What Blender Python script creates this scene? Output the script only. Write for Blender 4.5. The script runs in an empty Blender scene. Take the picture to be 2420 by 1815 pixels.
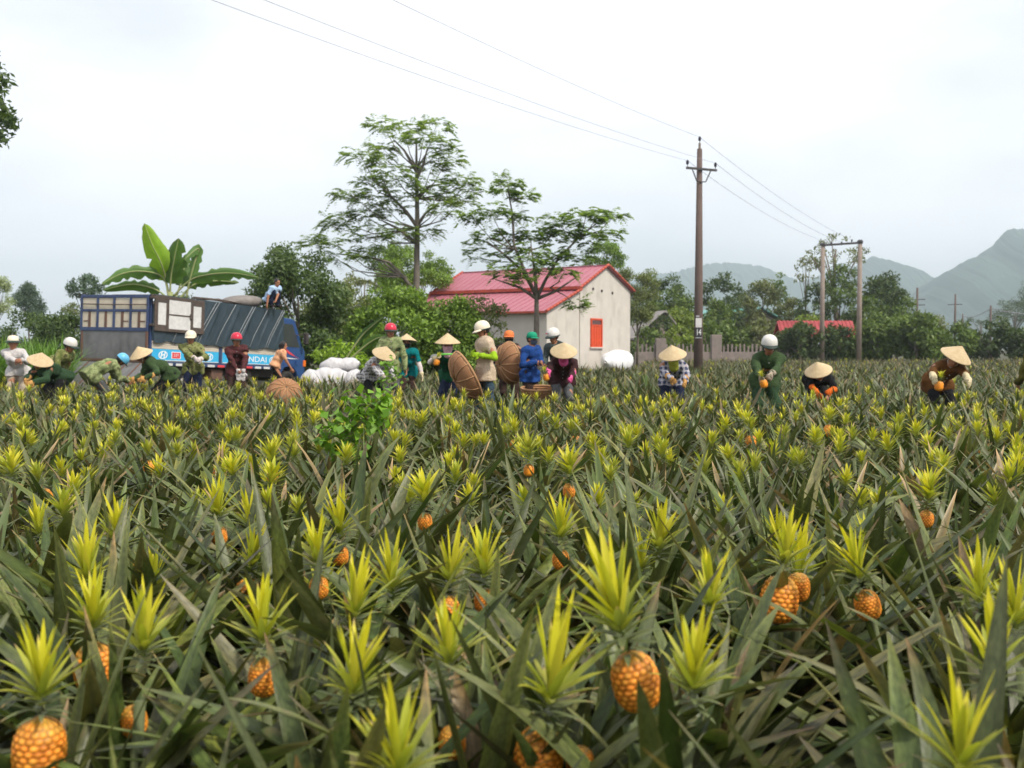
import bpy, math, random
import numpy as np
from mathutils import Vector, Matrix

# ------------------------------------------------------------------ camera, sky, sun, exposure
SC = bpy.context.scene
COL = SC.collection
F, CX, CY, HOR, CAMZ = 2400.0, 1210.0, 907.5, 822.0, 1.24
PITCH = math.atan((CY - HOR) / F)
HAZE_DENS = 0.00050
cd = bpy.data.cameras.new('camera')
cam = bpy.data.objects.new('camera', cd); COL.objects.link(cam)
cd.sensor_width = 36.0; cd.lens = 36.0 * F / 2420.0
cd.clip_start = 0.05; cd.clip_end = 12000
cam.location = (0, 0, CAMZ); cam.rotation_euler = (math.pi / 2 - PITCH, 0, 0)
cd.dof.use_dof = True; cd.dof.focus_distance = 6.5; cd.dof.aperture_fstop = 4.0
SC.camera = cam

SUN_TO = Vector((0.62, -0.50, 0.88)).normalized()
SUN_EL = math.asin(SUN_TO.z); SUN_AZ = math.atan2(SUN_TO.x, SUN_TO.y)
W = bpy.data.worlds.new('World'); SC.world = W; W.use_nodes = True
nt = W.node_tree; nt.nodes.clear()
def N(t, tree=None, **kw):
    n = (tree or nt).nodes.new(t)
    for k, v in kw.items(): setattr(n, k, v)
    return n
sky = N('ShaderNodeTexSky', sky_type='NISHITA', sun_disc=False, sun_elevation=SUN_EL, sun_rotation=SUN_AZ)
sky.air_density = 1.0; sky.dust_density = 2.0; sky.ozone_density = 1.0
tc = N('ShaderNodeTexCoord'); mp = N('ShaderNodeMapping'); mp.inputs['Scale'].default_value = (1.0, 1.0, 2.6)
n1 = N('ShaderNodeTexNoise'); n1.inputs['Scale'].default_value = 2.2; n1.inputs['Detail'].default_value = 5; n1.inputs['Roughness'].default_value = 0.5
cr = N('ShaderNodeValToRGB')
cr.color_ramp.elements[0].position = 0.36; cr.color_ramp.elements[0].color = (0.66, 0.66, 0.66, 1)
cr.color_ramp.elements[1].position = 0.58; cr.color_ramp.elements[1].color = (0.97, 0.97, 0.97, 1)
mx = N('ShaderNodeMixRGB'); mx.inputs['Color2'].default_value = (10.7, 10.7, 11.1, 1)
bg = N('ShaderNodeBackground'); bg.inputs['Strength'].default_value = 0.1
out = N('ShaderNodeOutputWorld')
L = nt.links.new
L(tc.outputs['Generated'], mp.inputs['Vector']); L(mp.outputs['Vector'], n1.inputs['Vector'])
L(n1.outputs['Fac'], cr.inputs['Fac']); L(cr.outputs['Color'], mx.inputs['Fac'])
L(sky.outputs['Color'], mx.inputs['Color1']); L(mx.outputs['Color'], bg.inputs['Color']); L(bg.outputs['Background'], out.inputs['Surface'])

sl = bpy.data.lights.new('sun', 'SUN'); sl.energy = 3.4; sl.angle = math.radians(5); sl.color = (1.0, 0.93, 0.80)
sun = bpy.data.objects.new('sun', sl); COL.objects.link(sun)
sun.rotation_euler = SUN_TO.to_track_quat('Z', 'Y').to_euler(); sun.location = (20, -20, 40)

SC.view_settings.view_transform = 'Standard'; SC.view_settings.look = 'None'
SC.view_settings.exposure = 0.28; SC.view_settings.gamma = 1.0; SC.view_settings.use_curve_mapping = False
SC.render.engine = 'CYCLES'
SC.cycles.use_denoising = True
try: SC.cycles.denoiser = 'OPENIMAGEDENOISE'
except Exception: pass
SC.cycles.max_bounces = 10; SC.cycles.diffuse_bounces = 3; SC.cycles.glossy_bounces = 2
SC.cycles.transmission_bounces = 3; SC.cycles.transparent_max_bounces = 10; SC.cycles.volume_bounces = 8
SC.cycles.caustics_reflective = False; SC.cycles.caustics_refractive = False

RNG = np.random.default_rng(7)
R = random.Random(11)
_cp, _sp = math.cos(PITCH), math.sin(PITCH)
def at(px, py, d):
    """point on the sight line of a photograph pixel (2420 wide) at ground distance d"""
    u = (px - CX) / F; v = (CY - py) / F
    y = _cp + v * _sp; z = -_sp + v * _cp
    return Vector((u / y * d, d, CAMZ + z / y * d))
def pxof(p):
    y = p[1]; k = (p[2] - CAMZ) / y
    v = (k * _cp + _sp) / (_cp - k * _sp); u = p[0] / y * (_cp + v * _sp)
    return CX + u * F, CY - v * F

# ------------------------------------------------------------------ helpers
def tag(o, label=None, cat=None, group=None, kind=None):
    if label: o['label'] = label
    if cat: o['category'] = cat
    if group: o['group'] = group
    if kind: o['kind'] = kind
    return o
def empty(name, loc=(0, 0, 0), rz=0.0, parent=None):
    o = bpy.data.objects.new(name, None); COL.objects.link(o)
    o.empty_display_size = 0.2; o.location = loc; o.rotation_euler = (0, 0, rz)
    if parent: o.parent = parent
    return o
def link(name, me, parent=None, loc=None, rot=None, scale=None):
    o = bpy.data.objects.new(name, me); COL.objects.link(o)
    if parent: o.parent = parent
    if loc is not None: o.location = loc
    if rot is not None: o.rotation_euler = rot
    if scale is not None: o.scale = scale
    return o
def np_mesh(name, V, FQ, mats, smooth=True, col=None, mi=None, FT=None):
    """fast mesh from arrays: V (n,3), FQ (m,4) quads, FT (k,3) triangles, col (n,3) point colour"""
    me = bpy.data.meshes.new(name)
    V = np.ascontiguousarray(V, dtype=np.float32)
    FQ = np.zeros((0, 4), np.int32) if FQ is None else np.asarray(FQ, np.int32)
    FT = np.zeros((0, 3), np.int32) if FT is None else np.asarray(FT, np.int32)
    nq, ntr = len(FQ), len(FT)
    me.vertices.add(len(V)); me.vertices.foreach_set('co', V.ravel())
    loops = np.concatenate([FQ.ravel(), FT.ravel()]).astype(np.int32)
    me.loops.add(len(loops)); me.loops.foreach_set('vertex_index', loops)
    me.polygons.add(nq + ntr)
    st = np.concatenate([np.arange(nq) * 4, nq * 4 + np.arange(ntr) * 3]).astype(np.int32)
    me.polygons.foreach_set('loop_start', st)
    try: me.polygons.foreach_set('loop_total', np.concatenate([np.full(nq, 4), np.full(ntr, 3)]).astype(np.int32))
    except Exception: pass
    if mi is not None: me.polygons.foreach_set('material_index', np.asarray(mi, np.int32))
    if smooth: me.polygons.foreach_set('use_smooth', np.ones(nq + ntr, bool))
    for m in mats: me.materials.append(m)
    me.update(calc_edges=True); 
    if col is not None:
        a = me.color_attributes.new('Col', 'FLOAT_COLOR', 'POINT')
        c = np.ones((len(V), 4), np.float32); c[:, :3] = col
        a.data.foreach_set('color', c.ravel())
    return me

class MB:
    """collects simple solids into ONE mesh"""
    def __init__(s): s.v, s.f, s.m = [], [], []
    def add(s, V, Fc, m=0):
        b = len(s.v); s.v += [tuple(p) for p in V]
        s.f += [tuple(i + b for i in f) for f in Fc]; s.m += [m] * len(Fc); return s
    def box(s, lo, hi, m=0, M=None, bev=0.0):
        x0, y0, z0 = lo; x1, y1, z1 = hi
        if bev > 0:
            b = min(bev, (x1-x0)*.45, (y1-y0)*.45, (z1-z0)*.45)
            V = []; idx = {}
            for ix, (X, sx) in enumerate(((x0, 1), (x1, -1))):
                for iy, (Y, sy) in enumerate(((y0, 1), (y1, -1))):
                    for iz, (Z, sz) in enumerate(((z0, 1), (z1, -1))):
                        for a in range(3):
                            p = [X + sx*b, Y + sy*b, Z + sz*b]; p[a] = (X, Y, Z)[a]
                            idx[ix, iy, iz, a] = len(V); V.append(p)
            Fc = []
            for a in range(3):
                o1, o2 = [k for k in range(3) if k != a]
                for e in (0, 1):
                    q = []
                    for (i, j) in ((0, 0), (1, 0), (1, 1), (0, 1)):
                        c = [0, 0, 0]; c[a] = e; c[o1] = i; c[o2] = j; q.append(idx[c[0], c[1], c[2], a])
                    Fc.append(q)
                # bevel strips along axis a
                for i in (0, 1):
                    for j in (0, 1):
                        c0 = [0, 0, 0]; c1 = [0, 0, 0]; c0[o1] = c1[o1] = i; c0[o2] = c1[o2] = j; c0[a] = 0; c1[a] = 1
                        Fc.append([idx[(*c0, o1)], idx[(*c1, o1)], idx[(*c1, o2)], idx[(*c0, o2)]])
            for ix in (0, 1):
                for iy in (0, 1):
                    for iz in (0, 1): Fc.append([idx[ix, iy, iz, k] for k in range(3)])
        else:
            V = [(x0,y0,z0),(x1,y0,z0),(x1,y1,z0),(x0,y1,z0),(x0,y0,z1),(x1,y0,z1),(x1,y1,z1),(x0,y1,z1)]
            Fc = [(3,2,1,0),(4,5,6,7),(0,1,5,4),(1,2,6,5),(2,3,7,6),(3,0,4,7)]
        if M is not None: V = [M @ Vector(p) for p in V]
        return s.add(V, Fc, m)
    def bar(s, p, q, w, h=None, m=0):
        """rectangular bar from p to q"""
        p, q = Vector(p), Vector(q); d = (q - p); ln = d.length; h = h or w
        z = d.normalized(); x = z.orthogonal().normalized() if abs(z.z) > .99 else Vector((0, 0, 1)).cross(z).normalized()
        y = z.cross(x); M = Matrix((x, y, z)).transposed().to_4x4(); M.translation = p
        return s.box((-w/2, -h/2, 0), (w/2, h/2, ln), m, M)
    def tube(s, pts, rad, n=8, m=0, cap=True):
        pts = [Vector(p) for p in pts]
        if not hasattr(rad, '__len__'): rad = [rad] * len(pts)
        V, Fc = [], []; prev = None
        for i, p in enumerate(pts):
            t = (pts[min(i+1, len(pts)-1)] - pts[max(i-1, 0)])
            t = t.normalized() if t.length > 1e-9 else Vector((0, 0, 1))
            if prev is None: x = t.orthogonal().normalized()
            else:
                x = prev - t * prev.dot(t); x = x.normalized() if x.length > 1e-6 else t.orthogonal().normalized()
            prev = x; y = t.cross(x)
            for k in range(n):
                a = 2 * math.pi * k / n; V.append(p + (x * math.cos(a) + y * math.sin(a)) * rad[i])
        for i in range(len(pts) - 1):
            for k in range(n):
                a, b = i*n + k, i*n + (k+1) % n; Fc.append((a, b, b + n, a + n))
        if cap: Fc.append(tuple(range(n))[::-1]); Fc.append(tuple((len(pts)-1)*n + k for k in range(n)))
        return s.add(V, Fc, m)
    def lathe(s, prof, n=24, m=0, M=None, closed=False):
        """revolve (r, z) points about Z"""
        V, Fc = [], []
        for r, z in prof:
            for k in range(n):
                a = 2*math.pi*k/n; V.append((r*math.cos(a), r*math.sin(a), z))
        for i in range(len(prof) - (0 if closed else 1)):
            j = (i + 1) % len(prof)
            for k in range(n):
                Fc.append((i*n + k, i*n + (k+1) % n, j*n + (k+1) % n, j*n + k))
        if M is not None: V = [M @ Vector(p) for p in V]
        return s.add(V, Fc, m)
    def ball(s, c, r, n=10, m=0, M=None):
        r = (r, r, r) if not hasattr(r, '__len__') else r
        V, Fc = [], []; h = max(4, n // 2 + 1)
        for i in range(h + 1):
            t = math.pi * i / h
            for k in range(n):
                a = 2*math.pi*k/n; V.append(Vector((r[0]*math.sin(t)*math.cos(a), r[1]*math.sin(t)*math.sin(a), r[2]*math.cos(t))))
        for i in range(h):
            for k in range(n): Fc.append((i*n + k, i*n + n + k, i*n + n + (k+1) % n, i*n + (k+1) % n))
        c = Vector(c); V = [((M @ p) if M is not None else p) + c for p in V]
        return s.add(V, Fc, m)
    def prism(s, poly, y0, y1, m=0, M=None):
        """extrude an (x, z) outline along y"""
        n = len(poly); V = [(x, y0, z) for x, z in poly] + [(x, y1, z) for x, z in poly]
        Fc = [tuple(range(n)), tuple(range(2*n - 1, n - 1, -1))] + [(i, i + n, (i+1) % n + n, (i+1) % n) for i in range(n)]
        if M is not None: V = [M @ Vector(p) for p in V]
        return s.add(V, Fc, m)
    def mesh(s, name, mats, smooth=False):
        me = bpy.data.meshes.new(name); me.from_pydata(s.v, [], s.f)
        for mt in (mats if isinstance(mats, (list, tuple)) else [mats]): me.materials.append(mt)
        me.polygons.foreach_set('material_index', s.m)
        if smooth: me.polygons.foreach_set('use_smooth', [True] * len(s.f))
        me.update(); return me
    def build(s, name, mats, parent=None, smooth=False):
        return link(name, s.mesh(name, mats, smooth), parent)

# ------------------------------------------------------------------ materials
MATS = {}
def mat(name, c, rough=0.7, c2=None, scale=8.0, fac=0.5, bump=0.0, bscale=None, metal=0.0, spec=0.4, coords='Object', detail=4):
    if name in MATS: return MATS[name]
    m = bpy.data.materials.new(name); m.use_nodes = True; t = m.node_tree; b = t.nodes['Principled BSDF']
    b.inputs['Base Color'].default_value = (*c, 1); b.inputs['Roughness'].default_value = rough
    b.inputs['Metallic'].default_value = metal; b.inputs['Specular IOR Level'].default_value = spec
    if c2 is not None or bump:
        co = N('ShaderNodeTexCoord', t)
    if c2 is not None:
        nz = N('ShaderNodeTexNoise', t); nz.inputs['Scale'].default_value = scale; nz.inputs['Detail'].default_value = detail; nz.inputs['Roughness'].default_value = 0.62
        rp = N('ShaderNodeValToRGB', t); rp.color_ramp.elements[0].position = 0.5 - fac * .25; rp.color_ramp.elements[1].position = 0.5 + fac * .25
        rp.color_ramp.elements[0].color = (*c, 1); rp.color_ramp.elements[1].color = (*c2, 1)
        t.links.new(co.outputs[coords], nz.inputs['Vector']); t.links.new(nz.outputs['Fac'], rp.inputs['Fac']); t.links.new(rp.outputs['Color'], b.inputs['Base Color'])
    if bump:
        nb = N('ShaderNodeTexNoise', t); nb.inputs['Scale'].default_value = bscale or scale * 3; nb.inputs['Detail'].default_value = 5
        bp = N('ShaderNodeBump', t); bp.inputs['Strength'].default_value = bump; bp.inputs['Distance'].default_value = 0.02
        t.links.new(co.outputs[coords], nb.inputs['Vector']); t.links.new(nb.outputs['Fac'], bp.inputs['Height']); t.links.new(bp.outputs['Normal'], b.inputs['Normal'])
    MATS[name] = m; return m
def mat_leaf(name, rough=0.5, trans=0.35, spec=0.35, tint=(1, 1, 1), bump=0.0):
    """leaf surface: own colour from the point colour 'Col', some light passes through"""
    if name in MATS: return MATS[name]
    m = bpy.data.materials.new(name); m.use_nodes = True; t = m.node_tree; b = t.nodes['Principled BSDF']
    a = N('ShaderNodeAttribute', t); a.attribute_name = 'Col'
    b.inputs['Roughness'].default_value = rough; b.inputs['Specular IOR Level'].default_value = spec
    t.links.new(a.outputs['Color'], b.inputs['Base Color'])
    if trans > 0:
        tr = N('ShaderNodeBsdfTranslucent', t); mxs = N('ShaderNodeMixShader', t); mxs.inputs['Fac'].default_value = trans
        gm = N('ShaderNodeMixRGB', t); gm.blend_type = 'MULTIPLY'; gm.inputs['Fac'].default_value = 1; gm.inputs['Color2'].default_value = (1.25, 1.3, 0.6, 1)
        t.links.new(a.outputs['Color'], gm.inputs['Color1']); t.links.new(gm.outputs['Color'], tr.inputs['Color'])
        o = t.nodes['Material Output']
        t.links.new(b.outputs['BSDF'], mxs.inputs[1]); t.links.new(tr.outputs['BSDF'], mxs.inputs[2]); t.links.new(mxs.outputs['Shader'], o.inputs['Surface'])
    MATS[name] = m; return m
def mat_plaid(name, base, c2, c3, scale=26.0, rough=0.85):
    """woven check: bands across and along, in the cloth's own coordinates"""
    if name in MATS: return MATS[name]
    m = bpy.data.materials.new(name); m.use_nodes = True; t = m.node_tree; b = t.nodes['Principled BSDF']; b.inputs['Roughness'].default_value = rough
    b.inputs['Specular IOR Level'].default_value = 0.15
    co = N('ShaderNodeTexCoord', t); prev = None
    nz = N('ShaderNodeTexNoise', t); nz.inputs['Scale'].default_value = 9; t.links.new(co.outputs['Object'], nz.inputs['Vector'])
    ad = N('ShaderNodeMixRGB', t); ad.blend_type = 'ADD'; ad.inputs['Fac'].default_value = 0.06
    t.links.new(co.outputs['Object'], ad.inputs['Color1']); t.links.new(nz.outputs['Color'], ad.inputs['Color2'])
    cur = None
    for k, (dr, cc) in enumerate((('X', c2), ('Z', c2), ('X', c3), ('Z', c3))):
        w = N('ShaderNodeTexWave', t); w.wave_type = 'BANDS'; w.bands_direction = dr
        w.inputs['Scale'].default_value = scale * (.5 if k < 2 else 1.0) * .32; w.inputs['Phase Offset'].default_value = k * 1.7
        rp = N('ShaderNodeValToRGB', t); rp.color_ramp.elements[0].position = .55 if k < 2 else .8; rp.color_ramp.elements[1].position = .65 if k < 2 else .88
        rp.color_ramp.elements[0].color = (0, 0, 0, 1); rp.color_ramp.elements[1].color = ((.55,)*3 if k < 2 else (.4,)*3) + (1,)
        mxn = N('ShaderNodeMixRGB', t); mxn.inputs['Color2'].default_value = (*cc, 1)
        t.links.new(ad.outputs['Color'], w.inputs['Vector']); t.links.new(w.outputs['Fac'], rp.inputs['Fac']); t.links.new(rp.outputs['Color'], mxn.inputs['Fac'])
        if cur is None: mxn.inputs['Color1'].default_value = (*base, 1)
        else: t.links.new(cur.outputs['Color'], mxn.inputs['Color1'])
        cur = mxn
    t.links.new(cur.outputs['Color'], b.inputs['Base Color'])
    MATS[name] = m; return m
def mat_camo(name, cols, scale=11.0, rough=0.85):
    if name in MATS: return MATS[name]
    m = bpy.data.materials.new(name); m.use_nodes = True; t = m.node_tree; b = t.nodes['Principled BSDF']; b.inputs['Roughness'].default_value = rough
    b.inputs['Specular IOR Level'].default_value = 0.15
    co = N('ShaderNodeTexCoord', t); nz = N('ShaderNodeTexNoise', t); nz.inputs['Scale'].default_value = scale; nz.inputs['Detail'].default_value = 2; nz.inputs['Distortion'].default_value = .6
    rp = N('ShaderNodeValToRGB', t); rp.color_ramp.interpolation = 'CONSTANT'; e = rp.color_ramp.elements
    pos = [0, .44, .53, .62]
    while len(e) < len(cols): e.new(.5)
    for i, c in enumerate(cols): e[i].position = pos[i]; e[i].color = (*c, 1)
    t.links.new(co.outputs['Object'], nz.inputs['Vector']); t.links.new(nz.outputs['Fac'], rp.inputs['Fac']); t.links.new(rp.outputs['Color'], b.inputs['Base Color'])
    MATS[name] = m; return m
# ------------------------------------------------------------------ ground, mountains
TR_O = Vector(((349 - CX) / F * 26.0, 26.0, 0.0))           # rear right corner of the truck on the ground
TB = math.radians(22)
TR_L = Vector((math.sin(TB), math.cos(TB), 0)); TR_W = Vector((-math.cos(TB), math.sin(TB), 0))
T_PITCH, T_ROLL = -0.040, 0.018
def ground_z(x, y):
    """flat field; the track where the truck stands falls gently towards its nose"""
    x = np.asarray(x, float); y = np.asarray(y, float)
    dx, dy = x - TR_O.x, y - TR_O.y
    a = dx * TR_L.x + dy * TR_L.y; b = dx * TR_W.x + dy * TR_W.y
    pl = T_PITCH * a + T_ROLL * b
    def sm(e0, e1, v): t = np.clip((v - e0) / (e1 - e0), 0, 1); return t * t * (3 - 2 * t)
    msk = sm(-4.5, -2.0, a) * (1 - sm(8.4, 12, a)) * sm(-3.2, -.6, b) * (1 - sm(2.8, 6, b))
    return pl * msk
xs = np.concatenate([[-6000, -2500, -900, -350, -150, -80], np.arange(-40, 41, 0.8), [60, 110, 200, 400, 900, 2500, 6000]])
ys = np.concatenate([[-6000, -2000, -500, -100, -20], np.arange(-4, 60, 0.8), np.arange(60, 130, 5), [150, 200, 300, 500, 900, 1600, 3000, 7000]])
XX, YY = np.meshgrid(xs, ys, indexing='ij'); ZZ = ground_z(XX, YY) + 0.015 * np.sin(XX * 1.7) * np.sin(YY * 1.3)
nx, ny = XX.shape; ii = np.arange(nx * ny).reshape(nx, ny)
FQ = np.stack([ii[:-1, :-1], ii[1:, :-1], ii[1:, 1:], ii[:-1, 1:]], -1).reshape(-1, 4)
m_soil = mat('soil', (0.06, 0.045, 0.028), 0.95, (0.055, 0.07, 0.025), 1.2, .9, .6, 14)
g = link('ground', np_mesh('ground', np.stack([XX, YY, ZZ], -1).reshape(-1, 3), FQ, [m_soil]))
tag(g, kind='structure')

def fnoise(x, seed, octv=5, lac=2.0, gain=.5):
    r = np.random.default_rng(seed); v = np.zeros_like(x); a = 1.0; f = 1.0
    for _ in range(octv):
        p = r.uniform(0, 6.28, 3); w = r.uniform(.7, 1.3, 3)
        v += a * (np.sin(x * f * w[0] + p[0]) + np.sin(x * f * w[1] * 1.7 + p[1]) + np.sin(x * f * w[2] * 2.3 + p[2])) / 3
        a *= gain; f *= lac
    return v
def fnoise2(x, y, seed, octv=5, gain=.5):
    r = np.random.default_rng(seed); v = np.zeros_like(x); a = 1.0; f = 1.0
    for _ in range(octv):
        for _k in range(3):
            th = r.uniform(0, 6.28); p = r.uniform(0, 6.28); w = r.uniform(.8, 1.4)
            v += a / 3 * np.sin((x * math.cos(th) + y * math.sin(th)) * f * w + p)
        a *= gain; f *= 2
    return v
m_mtn = mat('forested_slope', (0.022, 0.052, 0.040), 0.95, (0.045, 0.08, 0.055), 0.03, 1.0, 0.0, coords='Object', detail=8)
def mountain(name, prof, d, depth, seed, rough):
    """ridge whose skyline passes through the given pixels, a solid hill with slopes front and back"""
    pxs = np.array([p[0] for p in prof], float); pys = np.array([p[1] for p in prof], float)
    ux = np.linspace(pxs[0], pxs[-1], 420); hy = np.interp(ux, pxs, pys) + fnoise(ux * .12, seed, 4, 2.1, .7) * 2.6
    Xr = (ux - CX) / F * d; H = np.maximum((HOR - hy) / F * d + CAMZ, 1.0)
    vs = np.linspace(-1, 1, 61)
    X = Xr[:, None] + 0 * vs[None]; Y = d + vs[None] * depth * (0.35 + .65 * (H / H.max()))[:, None]
    shape = np.clip(1 - np.abs(vs), 0, 1) ** 0.85
    n = fnoise2(X * .012, Y * .012, seed, 6, .55)
    Z = H[:, None] * shape[None] + n * rough * np.clip(1 - np.abs(vs), 0, 1)[None] * np.minimum(1, 3 * np.abs(vs)[None] + .12) * (H / H.max())[:, None] - 3
    X = X + fnoise2(X * .02, Y * .02, seed + 3, 4) * rough * .35
    a, b = X.shape; ii = np.arange(a * b).reshape(a, b)
    FQ = np.stack([ii[:-1, :-1], ii[1:, :-1], ii[1:, 1:], ii[:-1, 1:]], -1).reshape(-1, 4)
    o = link(name, np_mesh(name, np.stack([X, Y, Z], -1).reshape(-1, 3), FQ, [m_mtn])); tag(o, kind='structure'); return o
mountain('mountain', [(2080, 770), (2130, 740), (2180, 690), (2215, 646), (2262, 616), (2290, 604), (2318, 600), (2335, 585), (2345, 570), (2362, 550), (2380, 540), (2397, 534),
    (2420, 538), (2470, 560), (2520, 545), (2600, 560), (2700, 640), (2850, 700), (3000, 790)], 1500, 420, 3, 26)
mountain('mountain', [(1930, 800), (1985, 680), (2025, 625), (2060, 606), (2090, 612), (2120, 622), (2150, 632), (2170, 640), (2200, 660), (2260, 690), (2330, 720), (2420, 750), (2550, 800)], 1900, 400, 9, 22)
mountain('mountain', [(1380, 815), (1460, 690), (1500, 655), (1560, 645), (1610, 640), (1660, 626), (1700, 620), (1740, 622), (1790, 626), (1830, 640), (1880, 662), (1930, 652), (1990, 620), (2040, 640), (2100, 670), (2200, 740), (2300, 812)], 2300, 420, 5, 24)
mountain('mountain', [(-900, 815), (-600, 760), (-380, 720), (-200, 745), (-60, 770), (60, 800), (150, 815)], 2400, 400, 15, 22)
# ------------------------------------------------------------------ pineapple field
def leaves(base, az, el, ln, wd, droop, S=6, three=True, roll=None, chan=0.28, taper=0.8, c0=None, c1=None, ct=None, tipk=0.12, edge=None):
    """batch of sword leaves. All inputs (N,) arrays, colours (N,3). returns V, quads, colours"""
    n = len(az); t = np.linspace(0, 1, S + 1)
    th = el[:, None] - droop[:, None] * t[None] ** 1.3
    dt = ln[:, None] / S
    r = np.concatenate([np.zeros((n, 1)), np.cumsum(np.cos((th[:, 1:] + th[:, :-1]) / 2) * dt, 1)], 1)
    z = np.concatenate([np.zeros((n, 1)), np.cumsum(np.sin((th[:, 1:] + th[:, :-1]) / 2) * dt, 1)], 1)
    ca, sa = np.cos(az)[:, None], np.sin(az)[:, None]
    C = np.stack([base[:, 0, None] + r * ca, base[:, 1, None] + r * sa, base[:, 2, None] + z], -1)
    T = np.stack([np.cos(th) * ca, np.cos(th) * sa, np.sin(th)], -1)
    side = np.stack([-sa + 0 * r, ca + 0 * r, 0 * r], -1); nor = np.cross(T, side)
    if roll is not None:
        rr = (roll[:, None] * t[None])[..., None]; side, nor = side * np.cos(rr) + nor * np.sin(rr), nor * np.cos(rr) - side * np.sin(rr)
    w = wd[:, None] * .5 * (np.minimum(1, .72 + t * 1.4) * np.clip(1 - t ** 2.2, 0, 1) ** taper)[None]; w[:, -1] = wd * .012
    nor = nor * np.sign(np.sum(nor * np.array([0, 0, 1.0]), -1, keepdims=True) + 1e-6)
    Lf = C + side * w[..., None] + nor * (w * chan)[..., None]; Rt = C - side * w[..., None] + nor * (w * chan)[..., None]
    tt = t[None, :, None]
    col = c0[:, None] * (1 - tt) + c1[:, None] * tt
    if ct is not None:
        k = np.clip((tt - (1 - tipk)) / tipk, 0, 1); col = col * (1 - k) + ct[:, None] * k
    if three:
        V = np.stack([Lf, C, Rt], 2); K = 3; ce = col if edge is None else col * edge
        CC = np.stack([ce, col, ce], 2)
    else:
        V = np.stack([Lf, Rt], 2); K = 2; CC = np.stack([col, col], 2)
    idx = np.arange(n * (S + 1) * K).reshape(n, S + 1, K)
    FQ = np.stack([idx[:, :-1, :-1], idx[:, :-1, 1:], idx[:, 1:, 1:], idx[:, 1:, :-1]], -1).reshape(-1, 4)
    return V.reshape(-1, 3), FQ, CC.reshape(-1, 3)
class Acc:
    def __init__(s): s.V, s.F, s.C, s.n = [], [], [], 0
    def add(s, V, F_, C): s.V.append(V); s.F.append(F_ + s.n); s.C.append(C); s.n += len(V)
    def mesh(s, name, mats): return np_mesh(name, np.concatenate(s.V), np.concatenate(s.F), mats, True, np.concatenate(s.C))
LG = np.array([[.060, .086, .036], [.080, .100, .052], [.044, .070, .024], [.112, .128, .072], [.066, .100, .026], [.098, .094, .060], [.034, .062, .016], [.055, .082, .034]]) * np.array([1.0, .96, .80])
TIP = np.array([[.11, .12, .05], [.26, .16, .08], [.13, .10, .06], [.13, .14, .045], [.10, .11, .05], [.12, .10, .07]])
def leaf_cols(rng, n, dry=0.03):
    a = LG[rng.integers(0, len(LG), n)] * rng.uniform(.6, 1.25, (n, 1)); b = LG[rng.integers(0, len(LG), n)] * rng.uniform(.7, 1.6, (n, 1))
    t = TIP[rng.integers(0, len(TIP), n)] * rng.uniform(.8, 1.2, (n, 1))
    d = rng.random(n) < dry
    a = a.copy(); b[d] = np.array([.24, .165, .09]) * rng.uniform(.7, 1.2, (d.sum(), 1)); t[d] = np.array([.40, .27, .16])
    y = rng.random(n) < .06
    a[y] = np.array([.22, .22, .05]); 
    return a, b, t
def near_leaf_mat():
    m = mat_leaf('pineapple_leaf_near', 0.42, 0.16, 0.34); t = m.node_tree; b = t.nodes['Principled BSDF']; a = [n for n in t.nodes if n.type == 'ATTRIBUTE'][0]
    co = N('ShaderNodeTexCoord', t); mp_ = N('ShaderNodeMapping', t); mp_.inputs['Scale'].default_value = (5, 90, 40); nz = N('ShaderNodeTexNoise', t); nz.inputs['Scale'].default_value = 1.6; nz.inputs['Detail'].default_value = 6
    n2 = N('ShaderNodeTexNoise', t); n2.inputs['Scale'].default_value = 14; n2.inputs['Detail'].default_value = 5
    rp = N('ShaderNodeValToRGB', t); rp.color_ramp.elements[0].position = .3; rp.color_ramp.elements[0].color = (.55, .6, .55, 1); rp.color_ramp.elements[1].position = .72; rp.color_ramp.elements[1].color = (1.45, 1.4, 1.35, 1)
    r2 = N('ShaderNodeValToRGB', t); r2.color_ramp.elements[0].position = .62; r2.color_ramp.elements[0].color = (0, 0, 0, 1); r2.color_ramp.elements[1].position = .74; r2.color_ramp.elements[1].color = (.7, .7, .7, 1)
    mu = N('ShaderNodeMixRGB', t); mu.blend_type = 'MULTIPLY'; mu.inputs['Fac'].default_value = 1; m3 = N('ShaderNodeMixRGB', t); m3.inputs['Color2'].default_value = (.17, .13, .075, 1)
    t.links.new(co.outputs['Object'], mp_.inputs['Vector']); t.links.new(mp_.outputs['Vector'], nz.inputs['Vector']); t.links.new(co.outputs['Object'], n2.inputs['Vector']); t.links.new(nz.outputs['Fac'], rp.inputs['Fac']); t.links.new(n2.outputs['Fac'], r2.inputs['Fac'])
    t.links.new(a.outputs['Color'], mu.inputs['Color1']); t.links.new(rp.outputs['Color'], mu.inputs['Color2']); t.links.new(mu.outputs['Color'], m3.inputs['Color1']); t.links.new(r2.outputs['Color'], m3.inputs['Fac']); t.links.new(m3.outputs['Color'], b.inputs['Base Color'])
    bp = N('ShaderNodeBump', t); bp.inputs['Strength'].default_value = .35; bp.inputs['Distance'].default_value = .004; t.links.new(nz.outputs['Fac'], bp.inputs['Height']); t.links.new(bp.outputs['Normal'], b.inputs['Normal'])
    return m
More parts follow.
